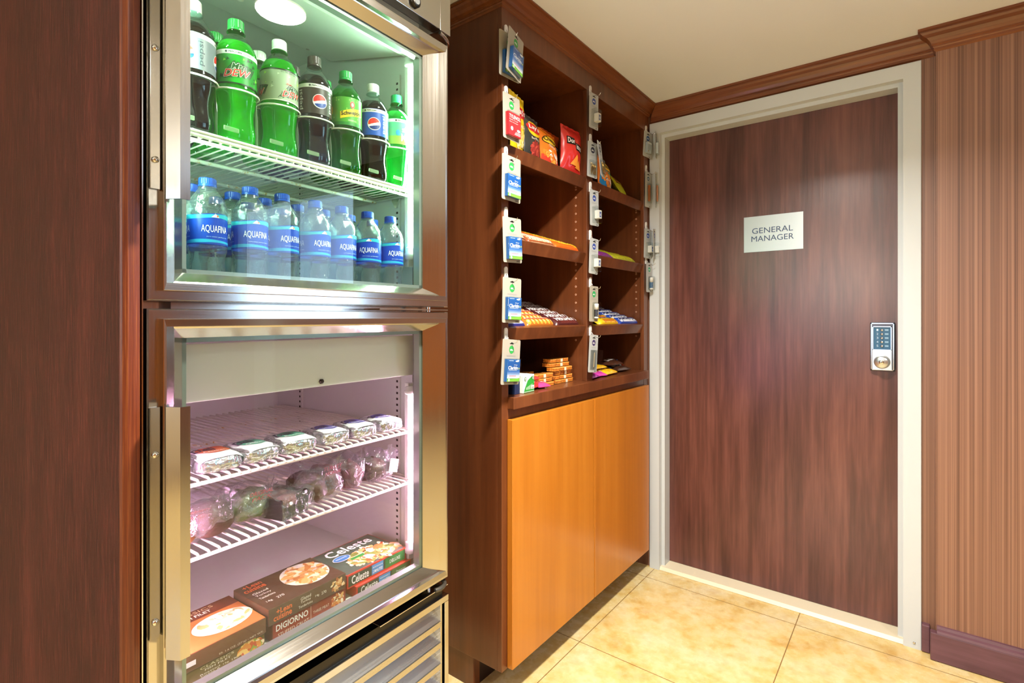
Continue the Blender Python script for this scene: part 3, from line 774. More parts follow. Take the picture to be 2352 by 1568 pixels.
def ginger_art(mb, P):
    P0 = P; P = lambda a, b, off: P0(a, LZ0 + (b - LZ0) * 1.25, off)
    P.sub = .007
    strip_(mb, P0, LZ0, LZ1, '#4f9b34'); strip_(mb, P, LZ0, LZ0 + .006, '#2f7f34', .0006)
    rnd = random.Random(2)
    for k in range(30): x = rnd.uniform(-.11, .11); z = rnd.uniform(LZ0 + .008, LZ1 - .015); mb.disc(P, x, z, .0016, .0016, K('#8cc45c'), off=.0006, n=8, rings=1)
    for c in (-.07, .004, .078):
        mb.poly(P, [(c - .027, LZ0 + .011), (c - .027, LZ0 + .024), (c, LZ0 + .031), (c, LZ0 + .017)], K('#e9cf2e'), off=.0008)
        mb.poly(P, [(c, LZ0 + .017), (c, LZ0 + .031), (c + .027, LZ0 + .034), (c + .027, LZ0 + .021)], K('#e9cf2e'), off=.0008)
        mb.disc(P, c, LZ0 + .038, .0055, .0065, K('#c9473a'), off=.0010, n=16); mb.disc(P, c, LZ0 + .038, .0028, .0035, K('#e8b0a0'), off=.0013, n=12, rings=1)
        mb.text(P, 'Schweppes', c - .0245, c + .0245, LZ0 + .0145, LZ0 + .0245, K('#38382c'), off=.0014, bold=True, slope=.0065)
        mb.text(P, 'GINGER ALE', c - .010, c + .010, LZ0 + .008, LZ0 + .0105, K('#e6f0d0'), off=.0009)
def mist_art(mb, P):
    strip_(mb, P, LZ0, LZ1, '#5cc98a'); topband(mb, P); P0 = P; P = lambda a, b, off: P0(a, LZ0 + (b - LZ0) * 1.3, off); P.sub = .007; strip_(mb, P, LZ0, LZ0 + .016, '#8fd04a', .0005)
    for c in (-.07, .008, .086):
        mb.poly(P, [(c - .006, LZ0 + .030), (c + .004, LZ0 + .041), (c + .018, LZ0 + .030)], K('#eef6f0'), off=.0008)
        mb.text(P, 'SIERRA', c - .010, c + .022, LZ0 + .0235, LZ0 + .0315, K('#f6faf6'), off=.0011, bold=True)
        mb.text(P, 'MIST', c - .012, c + .022, LZ0 + .006, LZ0 + .021, K('#f6faf6'), off=.0011, bold=True)
        mb.disc(P, c - .020, LZ0 + .022, .0055, .0055, K('#3a9ad0'), off=.0009, n=14)
BODY = [(.024, .0), (.031, .004), (.0352, .014), (.0358, .026), (.0335, .040), (.0316, .054), (.0323, .069), (.0350, .086), (.0366, .098), (.0362, .102), (.0368, .105), (.0366, .109), (.0362, .1105), (.0362, .1785), (.0366, .180), (.0358, .184), (.0325, .193), (.0265, .203), (.0205, .211), (.0155, .217), (.0138, .2215), (.0130, .226)]
FILL = .200
def feet(a, z):
    k = max(0, 1 - z / .045)
    sw = .022 * math.sin(3 * a + z * 70) * max(0, 1 - abs(z - .06) / .045)
    return 1 - .20 * k * max(0, math.cos(5 * a)) ** 2 + sw
def soda(name, label, cat, mliq, mplastic, capcol, art):
    t = empty(name, (0, 0, -10)); tag(t, label, cat, 'soda bottles on the upper fridge shelf')
    lo = [p for p in BODY if p[1] <= FILL]; hi = [p for p in BODY if p[1] > FILL]
    def rat(z):
        for (a, b) in zip(BODY, BODY[1:]):
            if a[1] <= z <= b[1]: return a[0] + (b[0] - a[0]) * (z - a[1]) / (b[1] - a[1])
    lo = [(max(r - .0009, .001), z + (.001 if z == 0 else 0)) for r, z in lo] + [(rat(FILL) - .0009, FILL)]
    MB().lathe(lo, mliq, 40, rf=feet).build('drink', t)
    mb = MB().lathe(BODY, mplastic, 40, rf=feet, cap1=False); mb.lathe([(.0165, .2225), (.0165, .224)], mplastic, 24); mb.build('bottle_body', t)
    mb = MB(); art(mb, cyl(LR)); mb.build('paper_label', t)
    mb = MB(); capm(mb, .0142, .2265, .2475, mat('cap_' + capcol, capcol, .35), 60); mb.build('bottle_cap', t)
    return t
L_COLA = liquid('cola', '#1e0c05', .10, '#0a0402'); L_DEW = liquid('neon_green_soda', '#8cff24', .34, '#4fe812')
L_DEW2 = liquid('deep_green_soda', '#70fb2a', .34, '#3adc18'); L_GING = liquid('ginger_soda', '#46c83c', .42, '#1c8022'); L_MIST = liquid('pale_green_soda', '#8af0b4', .6, '#5fd894')
KINDS = [('diet_cola_bottle', 'silver-labelled cola bottle with white cap', L_COLA, M_PET, '#e4e2dc', pepsi_art('#7d868f', '#2a3648')),
         ('citrus_soda_bottle', 'bright green citrus soda bottle with green cap', L_DEW, M_PETG, '#1f8f3c', dew_art),
         ('diet_citrus_soda_bottle', 'green diet citrus soda bottle with white cap', L_DEW2, M_PETG, '#e4e6da', dietdew_art),
         ('zero_cola_bottle', 'brown-labelled cola bottle with dark brown cap', L_COLA, M_PET, '#3e332c', pepsi_art('#3d352e', '#e6e6e6')),
         ('ginger_ale_bottle', 'green ginger ale bottle with a yellow banner label', L_GING, M_PETG, '#1d9a48', ginger_art),
         ('cola_bottle', 'blue-labelled cola bottle with white cap', L_COLA, M_PET, '#e0e2dc', pepsi_art('#1f4fa8', '#f0f0f0', '#16357c')),
         ('lemon_soda_bottle', 'pale green lemon soda bottle with green cap', L_MIST, M_PETG, '#1fa860', mist_art)]
SX = [.114, .1925, .2825, .3655, .4490, .5305, .6085]
TURN = [-48, -27, -8, -22, -20, -42, -18]
for i, (nm, lb, lq, pl_, cc, art) in enumerate(KINDS):
    p = soda(nm, lb + ', front of its lane', 'bottle', lq, pl_, cc, art)
    p.location = FW(SX[i], .124, SH_U + .0003); p.rotation_euler = (0, 0, FR + math.radians(TURN[i]))
    dup(p, FW(SX[i] + .0005, .203, SH_U + .0003), (0, 0, FR + .5 + i), lb + ', second in its lane')
    if i in (0, 1, 3): dup(p, FW(SX[i] + .0005, .282, SH_U + .0003), (0, 0, FR + 1.2 + i), lb + ', third in its lane')
# lane organiser in front of the bottles
og = empty('bottle_organizer', FW(.335, .088, SH_U), FR); tag(og, 'white plastic bottle organiser with hoops round the soda bottles', 'organiser')
M_ORG = mat('milky_plastic', '#eef0e4', .4)
M_TAB = liquid('milky_tab', '#dff0d4', .72)
for i in range(7):
    c = SX[i] - .335 - (.0015 if i == 6 else 0)
    pts = []
    for k in range(13):
        a = -pi * .5 + pi * k / 12; pts.append((c + .0405 * math.sin(a), .036 - .0400 * math.cos(a), .104 - .002 * math.cos(a)))
    pts = [(c - .0405, .30, .104)] + pts + [(c + .0405, .30, .104)]
    MB().tube(pts, .0016, M_ORG, 6).build('lane_hoop', og)
    MB().prism([(.030, .003), (.036, .003), (.040, .104), (.036, .104), (.030, .06)], c + .0397, c + .0407, M_TAB, 'x').build('lane_divider', og)
    MB().box(c - .041, c - .012, .000, .0035, .020, .0285, M_TAB).build('stop_tab', og, bevel=.002)

# water bottles
L_WATER = clear('water', '#dbeef6', .04, 1.33, 2.2, bump=.35, bscale=90)
WB = [(.022, .0), (.029, .003), (.0325, .012), (.0322, .022), (.0295, .036), (.0283, .048), (.0290, .060), (.0312, .068), (.0326, .073), (.0319, .0755), (.0326, .078), (.0320, .0795), (.0320, .1365), (.0326, .138), (.0319, .141), (.0325, .145), (.0305, .159), (.0255, .170), (.0190, .179), (.0150, .184), (.0138, .190)]
def wrf(a, z):
    rib = .030 * math.sin(z * 520 + 1.5 * math.sin(a * 2)) * max(0, 1 - abs(z - .05) / .035)
    k = max(0, 1 - z / .02)
    return 1 + rib - .08 * k * max(0, math.cos(6 * a))
def water_art(mb, P):
    r = .0324; z0, z1 = .0805, .1355
    def wv(x, ph, am): return am * math.sin(x / r * 2 + ph)
    def wave(zb, zt, col, off, pb, pt, ab, at):
        mb.grid(lambda u_, v_: P(-pi * r + 2 * pi * r * u_, (zb + wv(-pi * r + 2 * pi * r * u_, pb, ab)) * (1 - v_) + (zt + wv(-pi * r + 2 * pi * r * u_, pt, at)) * v_, off), 44, 1, K(col))
    wave(z0, z1, '#0f3fae', .0003, 0, .6, 0, .0022)
    wave(z1 - .008, z1 - .001, '#2aa7b8', .0005, .9, .3, .0018, .0022)
    wave(z0 + .002, z0 + .008, '#2aa0cc', .0005, 1.2, 2.4, .002, .0012); wave(z0, z0 + .003, '#1b3f9c', .0006, 0, 1.2, 0, .001)
    for k in (-.066, .002, .070):
        mb.poly(P, [(k - .007, z1 - .006), (k, z1 + .0005), (k + .007, z1 - .006)], K('#e6f2f4'), off=.0008); mb.disc(P, k + .0035, z1 - .0035, .0018, .0018, K('#e8703a'), off=.0009, n=10, rings=1)
        mb.text(P, 'AQUAFINA', k - .0225, k + .0235, z0 + .020, z0 + .0345, K('#f4f8fb'), off=.0009, fine=3)
        mb.text(P, 'pure water, perfect taste', k - .014, k + .024, z0 + .0125, z0 + .0152, K('#b8d4ee'), off=.0009)
wt = empty('water_bottle', (0, 0, -10)); tag(wt, 'x', 'bottle', 'water bottles on the floor of the upper fridge compartment')
mb = MB().lathe(WB, M_PETW, 36, rf=wrf, cap1=False); mb.lathe([(.0162, .186), (.0162, .1875)], M_PET, 24); mb.build('bottle_body', wt)
mb = MB(); water_art(mb, cyl(.0324)); mb.build('paper_label', wt)
mb = MB(); capm(mb, .0145, .189, .2045, mat('cap_blue', '#0b3c96', .35), 60); mb.build('bottle_cap', wt)
WX = [.058, .136, .216, .284, .362, .432, .507, .580]
WT = [5, -6, -12, 0, -2, -8, -38, -14]
rowpl = ['leftmost of the front row', 'second from the left in the front row', 'third from the left in the front row', 'fourth from the left in the front row', 'fifth from the left in the front row', 'third from the right in the front row', 'second from the right in the front row', 'rightmost of the front row']
first = True
for row in range(3):
    for i, x in enumerate(WX):
        if row == 2 and i in (5, 6, 7): continue
        lb = 'blue-capped clear water bottle, ' + rowpl[i].replace('front row', ['front row', 'middle row', 'rearmost row'][row])
        loc = FW(x + row * .002, .116 + .070 * row, 1.2403); rot = (0, 0, FR + math.radians(WT[(i + row * 3) % 8] if row else WT[i]))
        if first: wt.location = loc; wt.rotation_euler = rot; wt['label'] = lb; first = False
        else: dup(wt, loc, rot, lb)

# ================================================================== frozen boxes, foil packs and bagged food below
def carton(name, label, s0, s1, w0, w1, z0, z1, base, art=None, top=None, turn=0, parts=True):
    cx = (s0 + s1) / 2; hw = (s1 - s0) / 2; dp = w1 - w0
    t = empty(name, FW(cx, w0, z0), FR + turn); tag(t, label, 'box', 'frozen meal boxes on the fridge floor')
    h = z1 - z0 - .0006
    MB().box(-hw, hw, 0, dp, 0, h, base).build('carton', t, bevel=.001)
    if art: m_ = MB(); art(m_, flat(0, 0, 0), hw, h); m_.build('front_print', t)
    if top: m_ = MB(); top(m_, topface(0, 0, h), hw, dp); m_.build('top_print', t)
    return t
def food(mb, P, cx, cy, rx, ry, cols, n=60, seed=1, off=.0008, size=.012):
    rnd = random.Random(seed)
    for k in range(n):
        a = rnd.uniform(0, 2 * pi); q = math.sqrt(rnd.random()); x = cx + rx * q * math.cos(a); y = cy + ry * q * math.sin(a)
        s_ = size * rnd.uniform(.35, 1); mb.disc(P, x, y, s_, s_ * rnd.uniform(.3, .7), K(rnd.choice(cols)), off=off + k * .000004, n=8, rot=rnd.uniform(0, pi), rings=1)
C_RED = '#a5402f'; PASTA = ['#e3c79a', '#d9a25f', '#c97a3c', '#efe0c0', '#b8582c']
def f_digiorno(mb, P, hw, h):
    mb.rect(P, -hw + .002, hw - .002, .001, h - .001, K('#8c3a28')); mb.rect(P, -.002, -.001, .002, h - .002, K('#d9b9a0'), off=.0006)
    mb.text(P, 'DIGIORNO', -hw + .008, -.008, h * .50, h * .86, K('#efe6da'), off=.0008, bold=True); mb.text(P, 'STUFFED CRUST', -hw + .012, -.006, h * .16, h * .34, K('#e2cdb8'), off=.0008)
    mb.text(P, 'THREE MEAT', .004, .044, h * .4, h * .56, K('#e2cdb8'), off=.0008)
    food(mb, P, hw - .022, h * .5, .016, h * .36, PASTA, 40, 3, size=.006)
def f_lean(mb, P, hw, h):
    mb.rect(P, -hw + .001, hw - .001, .001, h - .001, K('#5b4534'))
    mb.text(P, '+Lean', -hw + .016, -hw + .050, h * .52, h * .84, K('#e8713a'), off=.0008, bold=True); mb.text(P, 'cuisine', -hw + .010, -hw + .050, h * .16, h * .50, K('#e8713a'), off=.0008, bold=True)
    mb.text(P, 'Glazed', -.022, .002, h * .62, h * .82, K('#e8dccb'), off=.0008); mb.text(P, 'Turkey', -.022, .002, h * .40, h * .58, K('#e8dccb'), off=.0008); mb.text(P, 'Tenderloins', -.027, .006, h * .18, h * .34, K('#e8dccb'), off=.0008)
    mb.text(P, '14g', .013, .022, h * .36, h * .54, K('#e8dccb'), off=.0008); mb.text(P, '270', .028, .040, h * .36, h * .54, K('#e8dccb'), off=.0008)
    food(mb, P, hw - .022, h * .5, .016, h * .38, ['#e0b07a', '#d49a5c', '#f0d8b0', '#a8623a'], 36, 4, size=.006)
def t_lean(mb, P, hw, dp):
    mb.rect(P, -hw + .001, hw - .001, .001, dp - .001, K('#4c3326'))
    mb.text(P, '+Lean', -hw + .012, -hw + .052, dp * .84, dp * .95, K('#e8713a'), off=.0008, bold=True); mb.text(P, 'cuisine', -hw + .006, -hw + .052, dp * .71, dp * .83, K('#e8713a'), off=.0008, bold=True)
    for k, s_ in enumerate(('Glazed', 'Turkey', 'Tenderloins')): mb.text(P, s_, -hw + .012, -hw + .045, dp * (.57 - k * .10), dp * (.63 - k * .10), K('#efe6d8'), off=.0008)
    mb.text(P, '14g', -hw + .014, -hw + .026, dp * .20, dp * .26, K('#efe6d8'), off=.0008); mb.text(P, '270', -hw + .036, -hw + .052, dp * .20, dp * .26, K('#efe6d8'), off=.0008)
    mb.disc(P, hw - .055, dp * .55, .052, dp * .40, K('#d9d3c4'), off=.0007, n=30)
    food(mb, P, hw - .055, dp * .55, .046, dp * .34, ['#e0b07a', '#d49a5c', '#f0d8b0', '#b8743e', '#c4883f', '#e6a060'], 110, 5, size=.014)
def f_celeste(sub, col):
    def f(mb, P, hw, h):
        mb.rect(P, -hw, hw, 0, h, K('#c8402e')); mb.rect(P, -hw + .003, hw - .003, .003, h - .003, K('#3c4a38'), off=.0006)
        mb.text(P, 'Celeste', -hw + .012, -hw + .062, h * .20, h * .84, K('#f0ebe2'), off=.001, bold=True)
        mb.rect(P, -.020, .016, h * .12, h * .90, K('#4f8fbe'), off=.0008); mb.text(P, 'MICROWAVES IN', -.017, .013, h * .60, h * .74, K('#f0f4f6'), off=.0011); mb.text(P, '2 MINUTES!', -.017, .013, h * .24, h * .48, K('#f0f4f6'), off=.0011, bold=True)
        mb.rect(P, .022, hw - .004, h * .08, h * .92, K(col), off=.0008); mb.text(P, sub, .036, hw - .020, h * .36, h * .64, K('#dfeadb'), off=.0011)
    return f
def t_celeste(mb, P, hw, dp):
    mb.rect(P, -hw, hw, 0, dp, K('#c8402e')); mb.rect(P, -hw + .002, hw - .002, .003, dp - .002, K('#46554a'), off=.0005)
    food(mb, P, .025, dp * .30, .072, dp * .28, ['#e3c79a', '#e8b870', '#d9874a', '#f3e6c8', '#c05a30', '#7d8a3c'], 200, 6, size=.014)
    mb.text(P, 'Celeste', -hw + .028, hw - .022, dp * .68, dp * .92, K('#eef0ec'), off=.0018, bold=True)
    mb.disc(P, -.045, dp * .55, .024, dp * .10, K('#e8ecec'), off=.0018, n=24); mb.disc(P, -.045, dp * .55, .022, dp * .088, K('#3f86c0'), off=.0021, n=24)
    mb.text(P, 'MICROWAVES', -.060, -.030, dp * .535, dp * .575, K('#f0f4f6'), off=.0024); mb.rect(P, -.035, .005, dp * .36, dp * .43, K('#2f8a3c'), off=.0018)
def f_fish(mb, P, hw, h):
    mb.rect(P, -hw + .001, hw - .001, .001, h - .001, K('#6a4a30')); mb.text(P, 'ES. 1.6 OZ. (271g) - NET WT.', .0, hw - .006, h * .1, h * .24, K('#d8c8b0'), off=.0008)
    mb.rect(P, -hw + .012, -hw + .05, h * .3, h * .6, K('#efe8dc'), off=.0008)
def t_fish(mb, P, hw, dp):
    mb.rect(P, -hw + .001, hw - .001, .001, dp - .001, K('#c8743c')); mb.rect(P, -hw + .001, hw - .001, dp * .72, dp - .001, K('#6b2a20'), off=.0005)
    mb.text(P, 'CLASSICS', -.035, .050, dp * .88, dp * .95, K('#e6c49a'), off=.0008); mb.text(P, 'FISH FILET', -.020, .040, dp * .78, dp * .85, K('#f4ece0'), off=.0008, bold=True)
    mb.disc(P, .035, dp * .40, .055, dp * .26, K('#efe6d4'), off=.0008, n=30); food(mb, P, .035, dp * .40, .046, dp * .2, ['#f6ecd6', '#efdcb4', '#e0b878', '#fdf6ea'], 80, 7, off=.0011, size=.014)
def f_roast(mb, P, hw, h):
    mb.rect(P, -hw + .001, hw - .001, .001, h - .001, K('#6d5c34'))
    mb.text(P, 'CLASSICS', -.03, .03, h * .74, h * .9, K('#dccfa6'), off=.0008); mb.text(P, 'FISH FILET', -.022, .024, h * .56, h * .68, K('#f0e8d4'), off=.0008)
    for k, s_ in enumerate(('Roasted', 'Turkey &', 'Vegetables')): mb.text(P, s_, -.03, .004, h * (.36 - k * .14), h * (.46 - k * .14), K('#efe6d0'), off=.0008)
    mb.text(P, '15g', .010, .020, h * .3, h * .42, K('#efe6d0'), off=.0008); mb.text(P, '190', .026, .038, h * .3, h * .42, K('#efe6d0'), off=.0008)
    food(mb, P, hw - .026, h * .5, .022, h * .42, ['#d98a3c', '#8aa040', '#e8c070', '#c05a30', '#f0d8b0'], 60, 8, size=.010)
CB_ = lambda c: mat('carton_' + c, c, .35)
carton('frozen_pizza_box', 'brown DIGIORNO-lettered stuffed crust box under the turkey meal box'.replace('DIGIORNO-lettered ', ''), .247, .424, .091, .235, .5405, .577, CB_('#6b3a28'), f_digiorno)
carton('frozen_meal_box', 'dark brown turkey meal box with pasta photo on top, in the middle', .238, .422, .088, .222, .5772, .611, CB_('#59412f'), f_lean, t_lean)
carton('frozen_pizza_box', 'red and green pizza box, lower of the two stacked at the right', .450, .622, .086, .235, .5405, .567, CB_('#b8402e'), f_celeste('Pepperoni', '#4a6a3a'))
carton('frozen_pizza_box', 'red and green pizza box with pizza photo, upper of the right stack', .430, .612, .094, .240, .5672, .598, CB_('#b8402e'), f_celeste('DELUXE', '#2f7a3a'), t_celeste)
carton('frozen_meal_box', 'olive brown vegetable meal box, lowest at the left of the fridge floor', .052, .232, .092, .235, .5405, .5685, CB_('#6d5c34'), f_roast)
carton('frozen_meal_box', 'orange-topped fish meal box with CLASSICS on top, leftmost stack', .054, .234, .090, .232, .5687, .599, CB_('#6b4128'), f_fish, t_fish)

M_FOIL = mat('crinkled_foil', '#dedee2', .26, .88, bump=.8, bscale=60)
M_FOILP = mat('white_wrapper_paper', '#e0dce2', .4, 0, bump=.3, bscale=40)
def foil_mesh(seed, w_=.088, d_=.105, h=.034):
    mb = MB(); N = 26; M2 = 12
    def f(u_, v_):
        a = 2 * pi * u_; b = -pi / 2 + pi * v_
        def sp(x, p): return math.copysign(abs(x) ** p, x)
        x = sp(math.cos(b), .35) * sp(math.cos(a), .35); y = sp(math.cos(b), .35) * sp(math.sin(a), .35); z = sp(math.sin(b), .45)
        p = Vector((x * w_ / 2, y * d_ / 2 + d_ / 2, z * h / 2 + h / 2))
        nz = noise.noise_vector(p * 42 + Vector((seed, 0, 0))) * .0028 + noise.noise_vector(p * 110 + Vector((seed, 3, 0))) * .0012
        if z < -.7: nz.z = 0
        return p + nz
    mb.grid(f, N, M2, M_FOIL, smooth=False); return mb
inks = [('#d0603a', 'Crispy'), ('#c8603a', 'Chicken'), ('#5f9a86', 'Chicken'), ('#4f9a80', 'Bacon'), ('#54509a', 'Sausage'), ('#54509a', 'Cheese'), ('#54509a', 'Egg')]
fx = [(.066, .080), (.1525, .083), (.2350, .077), (.3155, .080), (.4085, .070), (.4865, .070), (.5720, .074)]
fl = ['leftmost, partly behind the handle', 'second from the left, orange print', 'third from the left, green print', 'fourth from the left, green print', 'third from the right, purple print', 'second from the right, purple print', 'rightmost, purple print']
for i, ((x, ww), (c, wd)) in enumerate(zip(fx, inks)):
    t = empty('foil_wrapped_sandwich', FW(x, .094, SH_A + .0008), FR + math.radians([5, -3, 4, -4, 2, -2, 1][i])); tag(t, 'foil wrapped sandwich on the upper wire shelf, ' + fl[i], 'sandwich', 'foil sandwiches on the wire shelf')
    foil_mesh(i * 7.3, ww, .100, .031).build('foil_wrap', t)
    mb = MB()
    P = lambda a, b, off, ww=ww, i=i: (a, b + .048, .0335 - .010 * abs(a / (ww * .5)) ** 5 - .009 * abs(b / .052) ** 5 + .0012 * noise.noise(Vector((a * 60, b * 60, i))) + off)
    P.sub = .008
    mb.rect(P, -ww * .46, ww * .46, -.046, .048, M_FOILP, off=0, nx=12, ny=12); mb.disc(P, .004, .004, ww * .36, .026, K(c), off=.0006, n=26, rings=4)
    mb.text(P, 'Deli', -ww * .36, ww * .10, -.002, .022, K('#3b3046'), off=.0012, bold=True); mb.text(P, wd, -ww * .22, ww * .26, -.016, -.006, K('#efe6ea'), off=.0012)
    mb.build('printed_wrapper', t)
def blob(name, parent, c, r, m, seed, amp=.15, n=20, flatb=True, smooth=True):
    mb = MB()
    def f(u_, v_):
        a = 2 * pi * u_; b = -pi / 2 + pi * v_
        d = Vector((math.cos(b) * math.cos(a), math.cos(b) * math.sin(a), math.sin(b)))
        q = Vector((d.x * r[0], d.y * r[1], d.z * r[2])); k = 1 + amp * noise.noise(d * 2.2 + Vector((seed, seed, 0))) + amp * .5 * noise.noise(d * 6 + Vector((seed, 0, 0)))
        p = Vector(c) + q * k
        if flatb: p.z = max(p.z, .0004)
        return p
    mb.grid(f, n, n // 2, m, smooth=smooth); return mb.build(name, parent)
M_BUN = mat('baked_bun', '#7a4c28', .6, bump=.2, bscale=60); M_BUND = mat('dark_bread', '#4c342a', .6, bump=.2, bscale=60)
M_SALAD = mat('green_salad', '#5c6e42', .6, bump=.8, bscale=45); M_TRAY = mat('black_tray', '#1c1a1e', .35); M_MEAT = mat('pink_filling', '#78504c', .5, bump=.3, bscale=50)
def bagged(x, w_, wd, dp, h, label, kind, seed, pr=None):
    t = empty(kind, FW(x, w_, SH_B + .0008), FR + math.radians((seed * 37) % 17 - 8)); tag(t, label, 'packaged food', 'bagged food on the lower wire shelf')
    def film():
        mb = MB()
        def f(u_, v_):
            a = 2 * pi * u_; b = -pi / 2 + pi * v_
            d = Vector((math.cos(b) * math.cos(a), math.cos(b) * math.sin(a), math.sin(b)))
            p = Vector((d.x * wd / 2, dp / 2 + d.y * dp / 2, h / 2 + d.z * h / 2)); nz = noise.noise_vector(p * 28 + Vector((seed, 0, 0))) * .013 + noise.noise_vector(p * 75 + Vector((0, seed, 0))) * .005
            p += nz; p.z = max(p.z, .0003); return p
        mb.grid(f, 30, 16, M_FILM, smooth=False)
        # gathered end of the bag
        ex = wd * .46; V = [Vector((ex * .7, dp * .25, h * .75))]; F = []
        rnd = random.Random(seed); N = 12
        for k in range(N):
            a = pi * 1.2 * k / (N - 1) - .6; rr = .030 * rnd.uniform(.7, 1.15); V.append(Vector((ex * .7 + rr * math.cos(a) * .8, dp * .25 - .012 + .008 * (k % 2), h * .75 + rr * math.sin(a))))
            if k: F.append((0, k, k + 1))
        mb.add(V, F, M_FILM)
        return mb
    film().build('clear_bag', t)
    if pr: m_ = MB(); pr(m_, flat(0, .006, 0)); m_.build('bag_print', t)
    return t
def print_text(words, col, x0, x1, z, hh):
    def f(mb, P):
        for k, s_ in enumerate(words): mb.text(P, s_, x0 + .004 * k, x1 - .003 * k, z - k * hh * 1.4, z - k * hh * 1.4 + hh, K(col), italic=.2)
    return f
t = bagged(.128, .092, .130, .13, .085, 'brown bun in a clear printed bag, leftmost on the lower wire shelf', 'bagged_sandwich', 1, print_text(['Blueberry', 'Muffin'], '#7a4a40', -.045, .005, .066, .007))
blob('bun', t, (.018, .062, .034), (.046, .050, .034), M_BUND, 1); blob('bun', t, (-.032, .058, .026), (.030, .048, .026), M_BUN, 2)
t = bagged(.238, .115, .120, .12, .075, 'bagged green salad with red lettering beside the brown bun', 'bagged_salad', 4, print_text(['ORIGINAL', 'PACK'], '#b8505a', -.02, .03, .060, .008))
blob('salad_leaves', t, (0, .06, .030), (.052, .052, .030), M_SALAD, 5, .35)
t = empty('wrapped_meal_tray', FW(.306, .100, SH_B + .0008), FR + .25); tag(t, 'black meal tray in crinkled clear wrap at the middle of the shelf', 'packaged food', 'bagged food on the lower wire shelf')
MB().prism([(-.034, .001), (.034, .001), (.042, .045), (.038, .045), (.031, .005), (-.031, .005), (-.038, .045), (-.042, .045)], .0, .10, M_TRAY, 'y').build('tray', t)
blob('filling', t, (0, .05, .030), (.034, .045, .018), M_MEAT, 7, .3)
mb = MB(); mb.grid(lambda a, b: (-.046 + .092 * a, -.006 + .11 * b, .050 + .010 * noise.noise(Vector((a * 5, b * 5, 2)))), 14, 14, M_FILM, smooth=False); mb.grid(lambda a, b: (-.046 + .092 * a, -.007 - .006 * noise.noise(Vector((a * 7, b * 6, 5))), .003 + .047 * b), 14, 8, M_FILM, smooth=False); mb.build('clear_wrap', t)
t = bagged(.395, .098, .115, .13, .092, 'large clear bag of brown rolls with pink print, right of the black tray', 'bagged_rolls', 9, print_text(['TURKEY', 'HOAGIE'], '#b0586c', -.02, .03, .076, .008))
blob('bread_roll', t, (-.022, .065, .034), (.036, .055, .034), M_BUND, 9); blob('bread_roll', t, (.030, .070, .036), (.034, .050, .034), M_MEAT, 10, .25)
t = bagged(.480, .108, .080, .12, .085, 'small clear bag of pink filled roll, second from the right', 'bagged_sandwich', 12)
blob('bread_roll', t, (0, .06, .032), (.030, .048, .032), M_MEAT, 12, .3)
t = bagged(.560, .100, .080, .12, .082, 'clear bag with white striped wrapper, rightmost on the lower wire shelf', 'bagged_sandwich', 14)
blob('bread_roll', t, (-.006, .062, .030), (.028, .046, .030), M_BUND, 14, .3)
mb = MB(); mb.box(-.010, .030, -.002, .0, .030, .062, K('#e4dce2')); P = flat(0, -.0022, 0)
for k in range(5): mb.poly(P, [(-.006 + k * .007, .036), (-.002 + k * .007, .044), (-.004 + k * .007, .052), (-.007 + k * .007, .044)], K('#4a3a48'))
mb.build('striped_card', t, rot=(0, .3, .3))
# ================================================================== goods in the snack cabinet
R90 = pi / 2                                     # local front (-Y) turned to face the room (+X)
def bag_surface(w_, h, t, seed, wr=.0035, side=-1):
    def S(a, b, off=0):
        u_ = max(-.5, min(.5, a / w_)); v_ = max(0, min(1, b / h))
        vv = max(0, min(1, (v_ - .055) / .89)); pr = max(0, math.cos(pi * u_)) ** .55 * max(0, math.sin(pi * vv)) ** .6
        nz = noise.noise(Vector((a * 22 + seed, b * 22, seed * 1.7))) + .5 * noise.noise(Vector((a * 60 + seed, b * 45, seed)))
        x = a * (1 - .10 * math.sin(pi * vv)) ; y = side * (t / 2 * pr + wr * nz * (.25 + pr)) + side * off
        if vv <= 0 or vv >= 1: y += .0012 * math.sin(a * 900)
        return (x, y + side * .0004, b)
    S.sub = .01
    return S
def snack_bag(name, label, w_, h, t, base, art, seed, loc, rot, back=None, gloss=.28):
    o = empty(name, loc, rot=rot); tag(o, label, 'snack bag', 'snack bags on the top sloped shelves')
    mb = MB(); F_s = bag_surface(w_, h, t, seed); B_s = bag_surface(w_, h, t, seed + 5, side=1)
    mt = mat('bag_' + base, base, gloss, coat=.4)
    mb.grid(lambda a, b: F_s((a - .5) * w_, b * h), 22, 30, mt); mb.grid(lambda a, b: B_s((.5 - a) * w_, b * h), 22, 30, mat('bag_' + (back or base), back or base, gloss))
    mb.build('bag', o)
    pb = MB(); art(pb, F_s, w_, h); pb.build('bag_print', o)
    return o
def lays(flav, base2, photo):
    def f(mb, P, w_, h):
        if base2: mb.rect(P, -w_ * .47, w_ * .47, h * .08, h * .55, K(base2, .3), off=.0004, nx=16, ny=14)
        mb.disc(P, 0, h * .66, w_ * .36, h * .17, K('#f3c21c', .3), off=.0009, n=30, rings=5)
        mb.disc(P, 0, h * .68, w_ * .40, h * .105, K('#c8262a', .3), off=.0014, n=30, rings=5)
        mb.text(P, "Lay's", -w_ * .30, w_ * .30, h * .61, h * .74, K('#f6f2ea'), off=.0022, bold=True, slope=h * .02)
        mb.text(P, flav, -w_ * .22, w_ * .28, h * .42, h * .47, K('#e6ddca'), off=.0014)
        food(mb, P, w_ * .0, h * .24, w_ * .26, h * .12, photo, 40, 3, off=.0012, size=w_ * .12)
    return f
